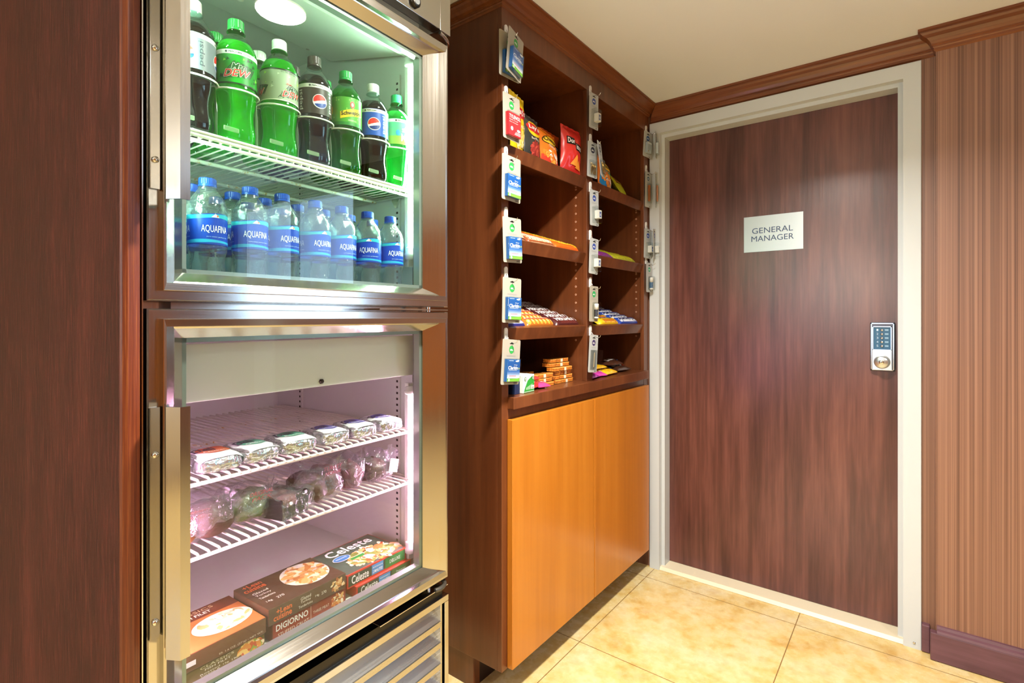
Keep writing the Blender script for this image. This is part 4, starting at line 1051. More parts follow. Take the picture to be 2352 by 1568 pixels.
def cheetos(puff):
    def f(mb, P, w_, h):
        if puff: mb.rect(P, -w_ * .45, w_ * .45, h * .07, h * .42, K('#2f8fd0', .3), off=.0004, nx=14, ny=12)
        else: mb.rect(P, -w_ * .45, w_ * .45, h * .05, h * .24, K('#d8402c', .3), off=.0004, nx=14, ny=8)
        mb.disc(P, 0, h * .66, w_ * .40, h * .13, K('#241c14', .3), off=.0009, n=26, rings=4, rot=.15)
        mb.disc(P, 0, h * .66, w_ * .37, h * .112, K('#f2c430', .3), off=.0013, n=26, rings=4, rot=.15)
        mb.text(P, 'Cheetos', -w_ * .34, w_ * .34, h * .59, h * .73, K('#241c14'), off=.002, bold=True, slope=h * .03)
        mb.text(P, 'Puffs' if puff else 'CRUNCHY', -w_ * .18, w_ * .24, h * .46, h * .53, K('#3ac0b0' if puff else '#f6e6c0'), off=.0016, bold=True)
        food(mb, P, 0, h * .28, w_ * .36, h * .13, ['#f08a28', '#e8701c', '#f6b048', '#f4ece0'], 46, 9, off=.0012, size=w_ * .13)
    return f
def doritos(mb, P, w_, h):
    for (a, b) in ((-.34, -.22), ):
        mb.rect(P, -w_ * .36, -w_ * .02, h * .60, h * .76, K('#141210', .3), off=.0009, nx=6, ny=4); mb.rect(P, -w_ * .0, w_ * .38, h * .50, h * .66, K('#141210', .3), off=.0009, nx=6, ny=4)
    mb.text(P, 'Dor', -w_ * .33, -w_ * .04, h * .63, h * .735, K('#f4f0ea'), off=.002, bold=True); mb.text(P, 'itos', w_ * .03, w_ * .35, h * .53, h * .635, K('#f4f0ea'), off=.002, bold=True)
    for (cx, cy, s_) in ((.02, .26, .20), (.20, .20, .16)):
        mb.poly(P, [(w_ * cx, h * (cy + s_ * .75)), (w_ * (cx - s_), h * (cy - s_ * .3)), (w_ * (cx + s_), h * (cy - s_ * .4))], K('#e89434'), off=.004)
Z1, Z2, Z3 = 1.735, 1.444, 1.162
def slope_pt(z, y, back, up=.0):
    c, s_ = math.cos(SL), math.sin(SL)
    return (-.024 - back * c - up * s_, y, z - .012 + back * s_ + up * c + .0004)
def lean(deg, turn=0, roll=0): return (math.radians(-deg), math.radians(roll), R90 + math.radians(turn))
snack_bag('chip_bag', 'yellow potato chip bag at the left end of the top left shelf', .12, .205, .035, '#e8c61c', lays('CLASSIC', None, ['#f2d878', '#e8c050', '#f6e6a8']), 1.0, slope_pt(Z1, -.968, .030), lean(2, 12))
snack_bag('chip_bag', 'dark grey barbecue chip bag between the yellow and orange bags', .125, .165, .04, '#3a3a38', lays('Barbecue', '#33342f', ['#a83a30', '#8c2c26', '#c85040']), 2.0, slope_pt(Z1, -.886, .025), lean(8, 6, 2))
snack_bag('cheese_puff_bag', 'orange cheese snack bag at the middle of the top left shelf', .125, .155, .045, '#ee7c1c', cheetos(False), 3.0, slope_pt(Z1, -0.775, 0.03), lean(14, -2, 7))
snack_bag('tortilla_chip_bag', 'orange-red tortilla chip bag mostly behind the glossy red one', .12, .155, .04, '#d8541e', doritos, 4.0, slope_pt(Z1, -0.69, 0.095), lean(3, -4, 6))
snack_bag('tortilla_chip_bag', 'glossy red tortilla chip bag at the right end of the top left shelf', .125, .185, .05, '#cf2a22', doritos, 5.0, slope_pt(Z1, -0.66, 0.012), lean(2, -8, 4))
snack_bag('cheese_puff_bag', 'orange and blue cheese puff bag on the top right shelf', .135, .165, .05, '#f07f1c', cheetos(True), 6.0, slope_pt(Z1, -0.345, 0.03), lean(14, 2, 16))
snack_bag('corn_chip_bag', 'yellow-green corn snack bag lying right of the blue puff bag', .125, .155, .04, '#c9cf2a', lambda mb, P, w_, h: (mb.rect(P, -w_ * .44, w_ * .44, h * .45, h * .8, K('#a8702c', .3), off=.0006, nx=12, ny=10), food(mb, P, 0, h * .6, w_ * .36, h * .15, ['#c88a3c', '#8a5a24', '#e0a850'], 40, 2, off=.001, size=w_ * .12), mb.rect(P, -w_ * .45, w_ * .45, h * .42, h * .45, K('#1f1c14', .3), off=.0012, nx=12, ny=1), None), 7.0, slope_pt(Z1, -0.165, 0.02), lean(36, 0, 22))

def bar_surface(w_, d, h, seed):
    def P(a, b, off=0):
        u_ = max(-1, min(1, a / (w_ / 2))); v_ = max(-1, min(1, (b - d / 2) / (d / 2)))
        pr = (1 - abs(u_) ** 10) ** .5 * (1 - abs(v_) ** 3.2) ** .5
        return (a, b, h * pr + .0007 * noise.noise(Vector((a * 90 + seed, b * 90, seed))) + off + .0006)
    P.sub = .012
    return P
def candy_bar(name, label, group, w_, d, h, base, art, seed):
    o = empty(name, (0, 0, 0)); tag(o, label, 'candy bar', group)
    S = bar_surface(w_, d, h, seed); mb = MB(); mt = mat('foil_' + base, base, .3, coat=.3)
    mb.grid(lambda a, b: S((a - .5) * w_, b * d), 26, 24, mt)
    mb.box(-w_ / 2, w_ / 2, .001, d - .001, 0, .0008, mt); mb.build('wrapper', o)
    pb = MB(); art(pb, S, w_, d); pb.build('wrapper_print', o)
    return o
def a_reese(mb, P, w_, d):
    mb.rect(P, -w_ * .42, w_ * .42, d * .12, d * .86, K('#e8641c', .3), off=.0004, nx=12, ny=6)
    mb.text(P, "Reese's", -w_ * .30, w_ * .26, d * .30, d * .80, K('#f2d23a'), off=.0024, bold=True, italic=.2)
    mb.rect(P, w_ * .30, w_ * .44, d * .2, d * .8, K('#f4b81e', .3), off=.0008, nx=3, ny=4)
def a_zig(mb, P, w_, d):
    mb.rect(P, -w_ * .44, w_ * .44, d * .05, d * .95, K('#d8b48a', .3), off=.0004, nx=12, ny=6)
    for k in range(9):
        x = -w_ * .42 + k * w_ * .095; mb.poly(P, [(x, d * .2), (x + w_ * .05, d * .8), (x + w_ * .075, d * .8), (x + w_ * .025, d * .2)], K('#f2efe0'), off=.0012)
def a_hersh(col, base):
    def f(mb, P, w_, d):
        mb.rect(P, -w_ * .30, w_ * .46, d * .12, d * .88, K(base, .3), off=.0004, nx=12, ny=6)
        mb.text(P, "HERSHEY'S", -w_ * .42, w_ * .44, d * .34, d * .84, K(col), off=.0022, bold=True)
    return f
def a_nut(mb, P, w_, d):
    for k in range(7):
        x = -w_ * .42 + k * w_ * .14; mb.disc(P, x, d * .30, w_ * .055, d * .24, K('#d89a3a', .25), off=.0012, n=12); mb.disc(P, x - .001, d * .34, w_ * .03, d * .12, K('#f2cf84', .25), off=.0016, n=10, rings=1)
    mb.rect(P, -w_ * .45, w_ * .45, d * .56, d * .90, K('#c8503c', .3), off=.0006, nx=12, ny=3)
    for k in range(12):
        x = -w_ * .42 + k * w_ * .073; mb.disc(P, x, d * .73, w_ * .022, d * .07, K('#f2e0b8'), off=.0010, n=8, rings=1)
def a_blue(mb, P, w_, d):
    mb.rect(P, -w_ * .44, w_ * .44, d * .15, d * .60, K('#e6eaf0', .3), off=.0004, nx=12, ny=4)
    mb.text(P, 'ALMOND JOY', -w_ * .42, w_ * .42, d * .22, d * .78, K('#12265c'), off=.0026, bold=True)
def a_yel(mb, P, w_, d):
    mb.rect(P, -w_ * .3, w_ * .46, d * .1, d * .5, K('#c8741c', .3), off=.0004, nx=8, ny=3); mb.text(P, 'Butterfinger', -w_ * .36, w_ * .3, d * .50, d * .85, K('#2a4aa0'), off=.0024, bold=True)
def a_purple(mb, P, w_, d):
    mb.rect(P, -w_ * .4, w_ * .4, d * .1, d * .9, K('#8a3a8c', .3), off=.0004, nx=10, ny=5)
    for k in range(5): mb.disc(P, -w_ * .35 + k * w_ * .17, d * .18, .003, .003, K(['#d83a2c', '#3a7ad8', '#e8a02c', '#58b04a', '#f0ecf4'][k]), off=.0012, n=10, rings=1)
def a_green(mb, P, w_, d):
    mb.rect(P, -w_ * .4, w_ * .4, d * .1, d * .9, K('#c4c22c', .3), off=.0004, nx=10, ny=5)
BACKW = ['at the lip', 'second from the lip', 'third from the lip', 'fourth from the lip', 'fifth from the lip', 'sixth from the lip']
def column(kind, desc, where, group, zs, y, w_, d, h, base, art, n, seed, step=None, jit=2.0, tuck=0):
    st = step or d * .88; p = None
    for k in range(n):
        rnd = random.Random(seed * 31 + k)
        loc = slope_pt(zs, y + rnd.uniform(-.004, .004), .004 + k * st, .001); rot = (SL + .24, 0, R90 + math.radians(rnd.uniform(-jit, jit)))
        lb = desc + ', ' + BACKW[k] + ' ' + where
        if p is None: p = candy_bar(kind, lb, group, w_, d, h, base, art, seed); p.location = loc; p.rotation_euler = rot
        else: dup(p, loc, rot, lb)
column('candy_bar', 'orange peanut candy bar', 'of the middle left shelf', 'orange candy bars', Z2, -.690, .165, .047, .020, '#e0601a', a_reese, 6, 1)
column('candy_bar', 'white-tan zigzag candy bar', 'of the middle left shelf', 'zigzag candy bars', Z2, -.868, .165, .047, .019, '#8a4a2a', a_zig, 6, 2)
column('candy_bar', 'brown candy bar by the stile', 'of the middle left shelf', 'brown candy bars', Z2, -1.02, .125, .047, .018, '#6a3420', a_zig, 5, 3)
column('candy_bar', 'dark maroon chocolate bar', 'of the lower left shelf', 'dark chocolate bars', Z3, -.690, .165, .047, .018, '#4a1c1c', a_hersh('#f0ece8', '#5c2420'), 6, 4)
column('candy_bar', 'golden nut candy bar', 'of the lower left shelf', 'golden nut candy bars', Z3, -.868, .165, .047, .020, '#b86a24', a_nut, 6, 5)
column('candy_bar', 'purple wrapped candy bar', 'of the lower left shelf', 'purple candy bars', Z3, -1.02, .125, .047, .018, '#2c2c70', a_blue, 4, 6)
column('candy_bar', 'blue and white candy bar', 'of the lower right shelf', 'blue candy bars', Z3, -.160, .185, .047, .020, '#1c3fa0', a_blue, 6, 7)
column('candy_bar', 'bright yellow candy bar', 'of the lower right shelf', 'yellow candy bars', Z3, -.350, .175, .050, .019, '#f0c21c', a_yel, 5, 8)
column('candy_pouch', 'purple and red sweets pouch', 'of the middle right shelf', 'purple sweets pouches', Z2, -.370, .150, .060, .014, '#7a2c6c', a_purple, 5, 9, jit=6)
column('candy_pouch', 'yellow-green sweets pouch', 'of the middle right shelf', 'yellow-green sweets pouches', Z2, -.190, .190, .060, .016, '#a8a828', a_green, 5, 10, jit=6)

# ---- on the flat counter shelf
CT = .9424
def placed(name, label, cat, x, y, rz=0, group=None, z=CT): t = empty(name, (x, y, z), rot=(0, 0, R90 + math.radians(rz))); tag(t, label, cat, group); return t
t = placed('mint_carton', 'white and green mint carton on the counter shelf', 'box', -.003, -.974, 4)
MB().box(-.034, .034, 0, .085, 0, .058, K('#e9ede2')).build('carton', t, bevel=.001)
mb = MB(); P = flat(0, -.0003, 0)
mb.poly(P, [(-.033, .001), (.033, .001), (.033, .050), (.018, .052), (-.008, .040), (-.024, .018)], K('#2f9a3a'), off=.0002)
for k in range(9): mb.poly(P, [(-.018 + k * .0045, .010), (-.0165 + k * .0045, .010), (-.015 + k * .0045, .018 + k * .0012), (-.0165 + k * .0045, .018 + k * .0012)], K('#e9f2e6'), off=.0006)
mb.text(P, 'ORIGINAL', .016, .031, .012, .018, K('#2a6a34'), off=.0009); mb.rect(P, .014, .033, .010, .022, K('#e9ede2'), off=.0004); mb.rect(P, -.033, .033, .003, .0045, K('#e9ede2'), off=.0005)
for c in (-.022, .025): mb.disc(P, c, .046, .006, .007, K('#1f5a2c'), off=.0006, n=14); mb.disc(P, c, .046, .004, .005, K('#e9f2e6'), off=.0009, n=14); mb.text(P, '65', c - .0028, c + .0028, .0435, .0485, K('#1f5a2c'), off=.0012, bold=True)
mb.build('front_print', t)
mb = MB(); P = lambda a, b, off: (-.0341 - off, .085 - a, b)
mb.disc(P, .064, .014, .008, .008, K('#2f9ac8'), off=.0002, n=18); mb.poly(P, [(.02, .004), (.05, .03), (.05, .054), (.02, .054)], K('#1f5a3c'), off=.0002); mb.rect(P, .024, .044, .030, .050, K('#dff0e4'), off=.0004); mb.build('side_print', t)
t = placed('gum_carton', 'navy blue gum carton left of the green mint carton', 'box', -.008, -1.030, 2)
MB().box(-.014, .014, 0, .08, 0, .040, K('#1d2a4c')).build('carton', t, bevel=.001)
M_CRK = mat('orange_cracker', '#eaa24a', .55, bump=.3, bscale=120); M_CRKF = mat('cracker_filling', '#d8822c', .6); M_PKF = clear('cracker_film', '#f6efe0', .10, 1.5, 1.6, bump=.5, bscale=60)
def cracker_pack(label):
    t = empty('cracker_pack', (0, 0, 0)); tag(t, label, 'snack pack', 'stacked cracker packs')
    for k in range(3):
        for q in range(1):
            x = -.044 + .044 * k; mb = MB()
            for z, hh, r_, mt in ((.001, .0045, .0205, M_CRK), (.0055, .003, .0195, M_CRKF), (.0085, .0045, .0205, M_CRK)):
                pts = []
                for i in range(40):
                    a = 2 * pi * i / 40; rr = r_ * (1 + .03 * math.cos(20 * a)) / max(abs(math.cos(a)), abs(math.sin(a))) ** .72; pts.append((x + rr * math.cos(a), .022 + rr * math.sin(a)))
                mb.prism(pts, z, z + hh, mt)
            mb.build('cracker', t)
    S = bar_surface(.150, .046, .0145, 3)
    mb = MB(); mb.grid(lambda a, b: S((a - .5) * .150, -.001 + b * .046), 24, 8, M_PKF, smooth=False); mb.grid(lambda a, b: ((a - .5) * .15, -.0015, .0005 + .013 * b), 12, 3, M_PKF); mb.box(-.004, .010, -.0022, -.0018, .001, .013, K('#e8dcc0')); mb.build('clear_wrap', t)
    return t
cp0 = None
CPW = ['bottom', 'second', 'third', 'fourth', 'fifth', 'top']
for k in range(6):
    lb = 'orange cracker pack, %s of the six in the stack against the divider' % CPW[k]
    loc = (-.045 - .004 * (k % 3) - .012 * (k > 3), -.675 + [.0, -.006, .004, -.010, -.012, -.004][k] , CT + .0002 + .0153 * k); rot = (0, 0, R90 + math.radians([2, -2, 3, 0, -3, 1][k]))
    if cp0 is None: cp0 = cracker_pack(lb); cp0.location = loc; cp0.rotation_euler = rot
    else: dup(cp0, loc, rot, lb)
for k in range(3): dup(cp0, (-.040 - .003 * k, -.830 + .004 * k, CT + .0002 + .0153 * k), (0, 0, R90 + math.radians([-4, 2, -2][k])), 'cracker pack, %s of the low stack right of the red pouches' % ['bottom', 'middle', 'top'][k])
for k in range(3): dup(cp0, (-.115 - .003 * k, -.850 + .01 * k, CT + .0002 + .0153 * k), (0, 0, R90 + math.radians([6, -5, 3][k])), 'cracker pack, %s of the rear stack behind the red pouches' % ['bottom', 'middle', 'top'][k])
def pouch(name, label, x, y, z, w_, d, h, base, art, seed, rz=0, tilt=0, group='small sweets pouches on the counter shelf'):
    t = empty(name, (x, y, z), rot=(math.radians(tilt), 0, R90 + math.radians(rz))); tag(t, label, 'sweets pouch', group)
    def S(a, b, off=0):
        u_ = max(-1, min(1, a / (w_ / 2))); v_ = max(-1, min(1, (b - d / 2) / (d / 2))); pr = (1 - abs(u_) ** 3) ** .6 * (1 - abs(v_) ** 3) ** .6
        return (a, b, h * .35 + h * .65 * pr + .0025 * noise.noise(Vector((a * 45 + seed, b * 45, seed))) * (.3 + pr) + off)
    S.sub = .01
    def L(a, b):
        p = S(a, b); return (a, b, max(.0004, h * .35 - (p[2] - h * .35) * .5))
    mt = mat('foil_' + base, base, .28, coat=.3); mb = MB()
    mb.grid(lambda a, b: S((a - .5) * w_, b * d), 20, 14, mt); mb.grid(lambda a, b: L((.5 - a) * w_, b * d), 20, 14, mt); mb.build('pouch', t)
    if art: pb = MB(); art(pb, S, w_, d); pb.build('pouch_print', t)
    return t
def a_mm(col):
    def f(mb, P, w_, d):
        mb.text(P, "m&m's", -w_ * .36, w_ * .22, d * .30, d * .78, K('#2c1c14' if col else '#f2ede6'), off=.004, bold=True)
        for k, c in enumerate(('#3a7ad8', '#d83a2c', '#58b04a', '#e8a02c')): mb.disc(P, w_ * (.22 + .05 * (k % 2)), d * (.25 + .14 * k), .006, .005, K(c), off=.003, n=12)
    return f
def a_blot(cols):
    def f(mb, P, w_, d): food(mb, P, 0, d * .5, w_ * .36, d * .34, cols, 18, 3, off=.0025, size=.010)
    return f
pouch('sweets_pouch', 'red pouch of sweets right of the mint carton', -.02, -.895, CT, .085, .10, .028, '#c8302c', a_blot(['#e8584c', '#f2ece8', '#b8201c']), 1, 14)
pouch('sweets_pouch', 'pink pouch of sweets at the shelf edge before the crackers', -.010, -.865, CT, .060, .085, .020, '#e0407c', a_blot(['#f080a8', '#f6e2ea']), 2, -10)
pouch('sweets_pouch', 'red pouch lying on top of the pink and red ones', -.035, -.890, CT + .026, .07, .08, .020, '#d03a38', a_blot(['#f0a08c', '#f2ece8']), 3, 4)
pouch('sweets_pouch', 'purple and white pouch at the left of the right counter bay', -.004, -.510, CT, .095, .085, .022, '#a83a9c', a_blot(['#f2ecf4', '#d84ab8', '#e8c83c']), 4, 8)
pouch('sweets_pouch', 'magenta pouch beside the yellow sweets', -.012, -.440, CT, .065, .075, .020, '#c0409c', a_blot(['#f2ecf4', '#e070c8']), 5, -14)
pouch('sweets_pouch', 'yellow sweets pouch at the front of the right counter bay', -.014, -.350, CT, .130, .085, .026, '#eeb81c', a_mm(True), 6, 4)
pouch('sweets_pouch', 'yellow sweets pouch on top of the front yellow one', -.048, -.395, CT + .024, .125, .080, .022, '#e8b01a', a_mm(True), 7, -4)
pouch('sweets_pouch', 'yellow and black pouch at the back of the right counter bay', -.11, -.43, CT + .030, .12, .085, .024, '#2c2420', a_blot(['#e8c21c', '#f2ece0']), 8, 10)
pouch('sweets_pouch', 'dark brown sweets pouch at the right, under its twin', -.035, -.185, CT, .130, .085, .026, '#3c2418', a_mm(False), 9, -6)
pouch('sweets_pouch', 'dark brown sweets pouch on top at the right end', -.060, -.200, CT + .025, .130, .085, .026, '#46291c', a_mm(False), 10, 3)
pouch('sweets_pouch', 'dark brown pouch between the yellow and right brown pouches', -.12, -.29, CT + .012, .12, .085, .026, '#40281e', a_mm(False), 11, 12)

# ================================================================== clip hooks and hanging blister cards
M_CARD = mat('beige_display_card', '#a19c8e', .5); M_CARDW = mat('white_display_card', '#adb1b0', .5)
def make_hook(label):
    t = empty('clip_hook', (0, 0, 0)); tag(t, label, 'hook', 'white adhesive hooks on the cabinet stiles')
    pts = []
    for k in range(9): a = pi * k / 8; pts.append((.0075 * math.cos(a), .010 + .0075 * math.sin(a)))
    pts += [(-.0075, -.022), (.0075, -.022)]
    MB().prism([(p[0], p[1]) for p in pts], -.0045, -.0005, M_WHITEPL, 'y').build('clip_plate', t, bevel=.001)
    MB().tube([(0, -.004, .002), (0, -.009, -.010), (0, -.018, -.024), (.0005, -.034, -.030), (.001, -.044, -.027), (.001, -.047, -.020)], .0011, M_CHROME, 6).build('wire_hook', t)
    return t
def make_card(name, label, cat, w_, h, disc, product, card=M_CARD, group=None):
    """hangs from its slot; origin at the slot"""
    t = empty(name, (0, 0, 0)); tag(t, label, cat, group)
    r_ = .005; pts = []
    for (cx, cz, a0) in ((w_ / 2 - r_, .012 - r_, 0), (-w_ / 2 + r_, .012 - r_, pi / 2), (-w_ / 2 + r_, .012 - h + r_, pi), (w_ / 2 - r_, .012 - h + r_, 1.5 * pi)):
        for k in range(5): a = a0 + k * pi / 8; pts.append((cx + r_ * math.cos(a), cz + r_ * math.sin(a)))
    mb = MB().prism(pts, 0, .0012, card, 'y'); P = flat(0, 0, 0)
    mb.rect(P, -.010, .010, -.002, .001, M_BLACK, off=.0003); mb.disc(P, 0, .001, .004, .003, M_BLACK, off=.0003, n=12, rings=1)
    rd = min(.0125, w_ * .2); mb.disc(P, .0, -.019, rd, rd, K(disc), off=.0003, n=26); mb.text(P, 'etc.', -rd * .62, rd * .66, -.0225, -.0165, K('#f2f4f0'), off=.0006, bold=True)
    for k in range(2): mb.rect(P, -w_ * .26, w_ * .26, -.037 - k * .003, -.0363 - k * .003, K('#8f8c84'), off=.0003)
    mb.rect(P, w_ * .2, w_ * .38, .012 - h + .003, .012 - h + .006, K('#55534e'), off=.0003)
    mb.build('display_card', t)
    product(t, w_, h)
    return t
def claritin(cls=True):
    def f(t, w_, h):
        bw, z0, z1 = w_ * .35, .012 - h + .010, -.048
        mb = MB().box(-bw, bw, -.012, -.0005, z0, z1, K('#1f5fa8')); P = flat(0, -.012, 0); H = z1 - z0
        cols = ['#6cb43a', '#4fa044', '#dfe8ee', '#c4cfe4', '#8fa9d4', '#5f86c4', '#3a6cb4', '#2560aa', '#1f5ca8', '#1d58a4', '#1d58a4', '#1d58a4', '#1f5ca8', '#2566b0']
        for k, c in enumerate(cols): mb.rect(P, -bw, bw, z0 + H * k / len(cols), z0 + H * (k + 1) / len(cols), K(c))
        mb.poly(P, [(-bw, z0 + H * .07), (bw, z0 + H * .16), (bw, z0 + H * .02), (-bw, z0)], K('#7cc244'), off=.0005)
        mb.text(P, 'Claritin', -bw * .90, bw * .62, z0 + H * .54, z0 + H * .70, K('#f6f8fa'), off=.0006, bold=True, italic=.12)
        mb.text(P, 'Allergy', 0, bw * .55, z0 + H * .72, z0 + H * .77, K('#f6f8fa'), off=.0006); mb.rect(P, -bw * .8, bw * .5, z0 + H * .50, z0 + H * .515, K('#cfdcf0'), off=.0006)
        mb.rect(P, -bw * .7, bw * .4, z0 + H * .24, z0 + H * .27, K('#e88a9c'), off=.0006); mb.rect(P, -bw * .8, -bw * .1, z0 + H * .93, z0 + H * .95, K('#cfdcf0'), off=.0006)
        mb.disc(P, bw * .5, z0 + H * .92, bw * .28, H * .035, K('#f4f8fa'), off=.0006, n=14); mb.disc(P, bw * .65, z0 + H * .95, bw * .16, H * .03, K('#f4f8fa'), off=.0007, n=14)
        mb.text(P, '24', bw * .68, bw * .92, z0 + H * .55, z0 + H * .63, K('#c8d84a'), off=.0008, bold=True); mb.disc(P, -bw * .72, z0 + H * .07, bw * .14, bw * .14, K('#dff0d0'), off=.0008, n=14)
        mb.build('medicine_box', t)
        MB().box(-bw - .003, bw + .003, -.0145, 0, z0 - .003, z1 + .003, M_BLISTER).build('clear_blister', t, bevel=.002)
    return f
def tylenol(t, w_, h):
    bw, z0, z1 = w_ * .36, .012 - h + .010, -.046
    mb = MB().box(-bw, bw, -.012, -.0005, z0, z1, K('#c42a34')); P = flat(0, -.012, 0); H = z1 - z0
    mb.text(P, 'TYLENOL', -bw * .92, bw * .88, z0 + H * .74, z0 + H * .90, K('#f6f4f4'), bold=True, off=.0006); mb.text(P, 'Regular Strength', -bw * .9, bw * .5, z0 + H * .64, z0 + H * .70, K('#f6e4e4'), off=.0006); mb.text(P, 'Extra Strength', -bw * .9, bw * .5, z0 + H * .54, z0 + H * .60, K('#f6e4e4'), off=.0006)
    mb.disc(P, -bw * .5, z0 + H * .30, bw * .20, H * .09, K('#f2ecec'), off=.0006, n=18); mb.disc(P, bw * .6, z0 + H * .28, bw * .28, H * .06, K('#f2ecec'), off=.0006, n=18)
    for k in range(3): mb.rect(P, bw * (.1 - .1 * k), bw * .9, z0 + H * (.17 - .05 * k), z0 + H * (.19 - .05 * k), K('#f2ecec'), off=.0006)
    mb.build('medicine_box', t); MB().box(-bw - .003, bw + .003, -.0145, 0, z0 - .003, z1 + .003, M_BLISTER).build('clear_blister', t, bevel=.002)
def floss(col):
    def f(t, w_, h):
        mb = MB().box(-.001, .021, -.020, -.001, -.098, -.066, K('#dcdcd8')); P = flat(.010, -.020, 0); mb.rect(P, -.005, .006, -.093, -.072, K(col), off=.0004); mb.rect(P, -.003, .004, -.088, -.080, K('#b8c2dc'), off=.0007); mb.build('dental_floss_box', t, bevel=.001)
        MB().box(-.018, .024, -.022, 0, -.116, -.052, M_BLISTER).build('clear_blister', t, bevel=.003)
    return f
def balm(c1, c2):
    def f(t, w_, h):
        mb = MB(); mb.lathe([(.0085, -.112), (.0085, -.076), (.0088, -.076), (.0088, -.058), (.0078, -.056)], K('#e4e4e2'), 20, c=(.003, -.010)); mb.lathe([(.0087, -.106), (.0087, -.079)], K(c1), 20, c=(.003, -.010), cap0=False, cap1=False)
        mb.text(lambda a, b, off: (.003 + (.0088 + off) * math.sin(a / .0088), -.010 - (.0088 + off) * math.cos(a / .0088), b), 'ChapStick', -.004, .003, -.104, -.081, K(c2), off=.0003, rot=90, bold=True); mb.build('lip_balm_stick', t)
        MB().box(-.012, .022, -.020, 0, -.116, -.050, M_BLISTER).build('clear_blister', t, bevel=.003)
    return f
def pins(t, w_, h):
    m = MB(); M_G = mat('brass_pins', '#b8924a', .25, 1)
    for k in range(6):
        x = -.014 + k * .005; a = -.3 + .12 * k; m.tube([(x, -.004, -.070), (x + .012 * math.sin(a) + .004, -.006, -.112), (x + .004, -.004, -.114), (x + .003, -.006, -.078)], .0007, M_G, 5)
    m.build('safety_pins', t); MB().box(-.022, .022, -.010, 0, -.118, -.060, M_BLISTER).build('clear_blister', t, bevel=.003)
def comb(t, w_, h):
    mb = MB().box(-.006, .006, -.010, -.002, -.125, -.050, mat('orange_comb', '#a8602c', .4)); mb.build('pocket_comb', t, bevel=.002); MB().box(-.012, .012, -.014, 0, -.135, -.045, M_BLISTER).build('clear_blister', t, bevel=.002)
def sewing(t, w_, h):
    mb = MB().box(-.016, .016, -.012, -.001, -.090, -.040, K('#b9c6d2')); P = flat(0, -.012, 0)
    for k in range(5): mb.rect(P, -.010 + k * .0045, -.0085 + k * .0045, -.078, -.050, K('#7f93a8'), off=.0004)
    mb.rect(P, -.014, .014, -.048, -.043, K('#dfe6ea'), off=.0004); mb.disc(P, -.006, -.082, .003, .003, K('#a8843c'), off=.0005, n=12); mb.build('sewing_kit', t)
    MB().box(-.019, .019, -.015, 0, -.094, -.036, M_BLISTER).build('clear_blister', t, bevel=.003)
def filer(t, w_, h):
    MB().prism([(-.002, -.112), (.002, -.112), (.004, -.060), (.001, -.056), (-.001, -.060)], -.006, -.004, mat('nail_file', '#a89a80', .5), 'y').build('nail_file', t); MB().box(-.020, .026, -.028, 0, -.125, -.046, M_BLISTER).build('clear_blister', t, bevel=.002)
def hang(c, y, zh, yaw=0, roll=0, out=.026):
    c.location = (out, y, zh - .030 - .0005); c.rotation_euler = (0, math.radians(roll), R90 + math.radians(yaw)); return c
HZ = [2.073, 1.885, 1.699, 1.512, 1.328, 1.140]
hn = ['top', 'second', 'third', 'fourth', 'fifth', 'lowest']
hk = None
for stile, y, zs in (('left', -1.1035, HZ), ('middle', -.572, HZ), ('right', -.036, [2.073, 1.887, 1.620, 1.462])):
    for k, z in enumerate(zs):
        nm = hn[k] if stile != 'right' else ['top', 'second', 'third', 'lowest'][k]
        lb = 'white adhesive hook with wire, %s on the %s cabinet stile' % (nm, stile)
        loc = (0.0003, y, z)
        if hk is None: hk = make_hook(lb); hk.location = loc; hk.rotation_euler = (0, 0, R90)
        else: dup(hk, loc, (0, 0, R90), lb)
GA = 'allergy medicine cards on the left stile'
YL = -1.1045
c0 = hang(make_card('medicine_card', 'blue allergy box card, rear one of two on the top left hook', 'medicine pack', .092, .137, '#2f9a48', claritin(), group=GA), YL - .003, HZ[0], -4, 0, .020)
dup(c0, (.038, YL + .008, HZ[0] - .0305), (0, math.radians(8), R90 + math.radians(8)), 'blue allergy box card, front tilted one of two on the top left hook')
dup(c0, (.026, YL, HZ[2] - .0305), (0, math.radians(1), R90), 'blue allergy box card on the third hook of the left stile')
dup(c0, (.026, YL + .002, HZ[3] - .0305), (0, math.radians(-2), R90), 'blue allergy box card on the fourth hook of the left stile')
dup(c0, (.026, YL + .003, HZ[4] - .0305), (0, math.radians(1.5), R90), 'blue allergy box card on the fifth hook of the left stile')
dup(c0, (.026, YL + .001, HZ[5] - .0305), (0, math.radians(5), R90 + .03), 'blue allergy box card on the lowest hook of the left stile')
hang(make_card('medicine_card', 'red painkiller box card on the second hook of the left stile', 'medicine pack', .088, .137, '#2f9a48', tylenol), YL - .001, HZ[1], 2, -1, .026)
YM = -.574; GF = 'floss cards on the middle stile'
f0 = hang(make_card('floss_card', 'blue-dotted card with small white box, top of the middle stile', 'toiletry pack', .060, .137, '#3a4f98', floss('#4a5c98'), M_CARDW, GF), YM, HZ[0], -6, 1, .020)
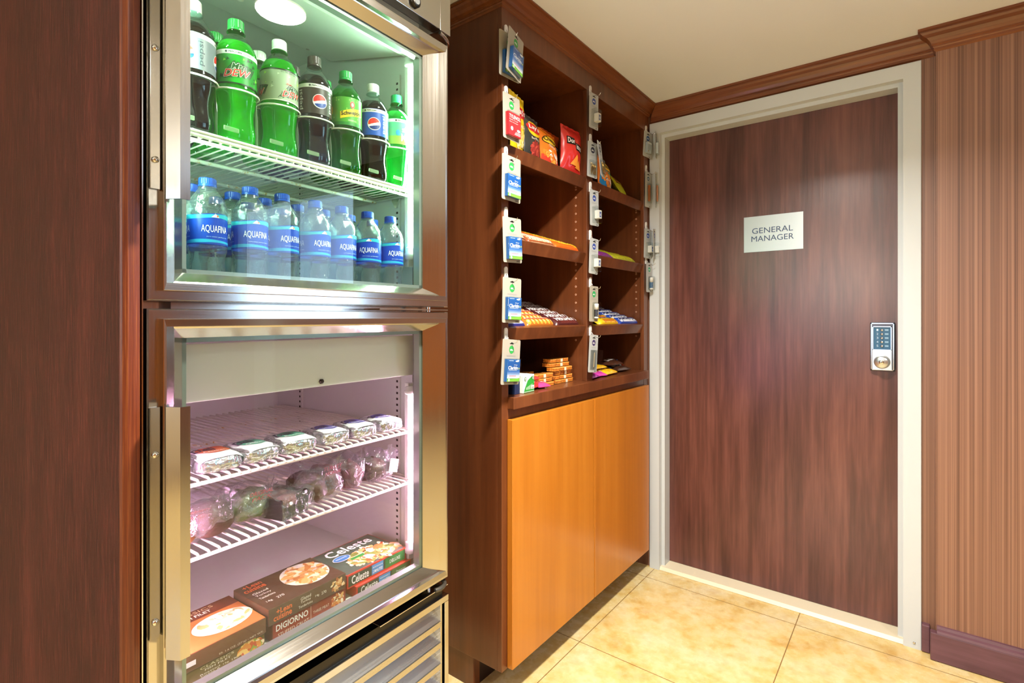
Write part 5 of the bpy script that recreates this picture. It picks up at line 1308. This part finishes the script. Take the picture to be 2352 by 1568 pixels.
for k in (2, 3): dup(f0, (.021, YM, HZ[k] - .0305), (0, math.radians([0, 0, -1, 3][k]), R90 - .08), 'blue-dotted card with small white box, %s hook of the middle stile' % hn[k])
p0 = hang(make_card('safety_pin_card', 'card of brass safety pins, rear one on the second middle hook', 'toiletry pack', .060, .137, '#3b3b48', pins, M_CARDW, 'safety pin cards'), YM - .002, HZ[1], -10, 2, .016)
dup(p0, (.040, YM + .006, HZ[1] - .0305), (math.radians(-6), math.radians(-2), R90 + .25), 'card of brass safety pins, front one swinging out on the second middle hook')
hang(make_card('lip_balm_card', 'black lip balm card with green dot on the fifth middle hook', 'toiletry pack', .060, .137, '#2f9a58', balm('#2c2c30', '#e8e8ea'), M_CARD), YM, HZ[4], -4, 1, .020)
hang(make_card('nail_file_card', 'purple-dotted nail file card on the lowest middle hook', 'toiletry pack', .060, .145, '#4a3f68', filer, M_CARDW), YM, HZ[5], -4, 5, .020)
YR = -.036
s0_ = hang(make_card('sewing_kit_card', 'pale sewing kit card, rear one on the top right hook', 'toiletry pack', .060, .120, '#3a5f98', sewing, M_CARDW, 'sewing kit cards'), YR - .012, 2.073, -14, 5, .018)
dup(s0_, (.046, YR + .012, 2.0425), (0, math.radians(-3), R90 + .28), 'pale sewing kit card, front one on the top right hook')
k0 = hang(make_card('comb_card', 'narrow card with orange comb, rear one on the second right hook', 'toiletry pack', .048, .165, '#3f5f78', comb, M_CARDW, 'comb cards'), YR - .006, 1.887, -10, 1, .016)
dup(k0, (.046, YR + .010, 1.8565), (0, math.radians(-6), R90 + .30), 'narrow card with orange comb, front one on the second right hook')
g0 = dup(f0, (.016, YR - .008, 1.5895), (0, math.radians(3), R90 - .15), 'floss card, rear one of two on the third right hook', 'floss cards on the right stile')
dup(f0, (.040, YR + .008, 1.5895), (0, math.radians(-6), R90 + .2), 'floss card, front one of two on the third right hook', 'floss cards on the right stile')
hang(make_card('lip_balm_card', 'blue lip balm card with green dot, lowest on the right stile', 'toiletry pack', .056, .137, '#2f9a78', balm('#4a6a8c', '#dfe8f0'), M_CARDW), YR - .004, 1.462, -4, 0, .020)
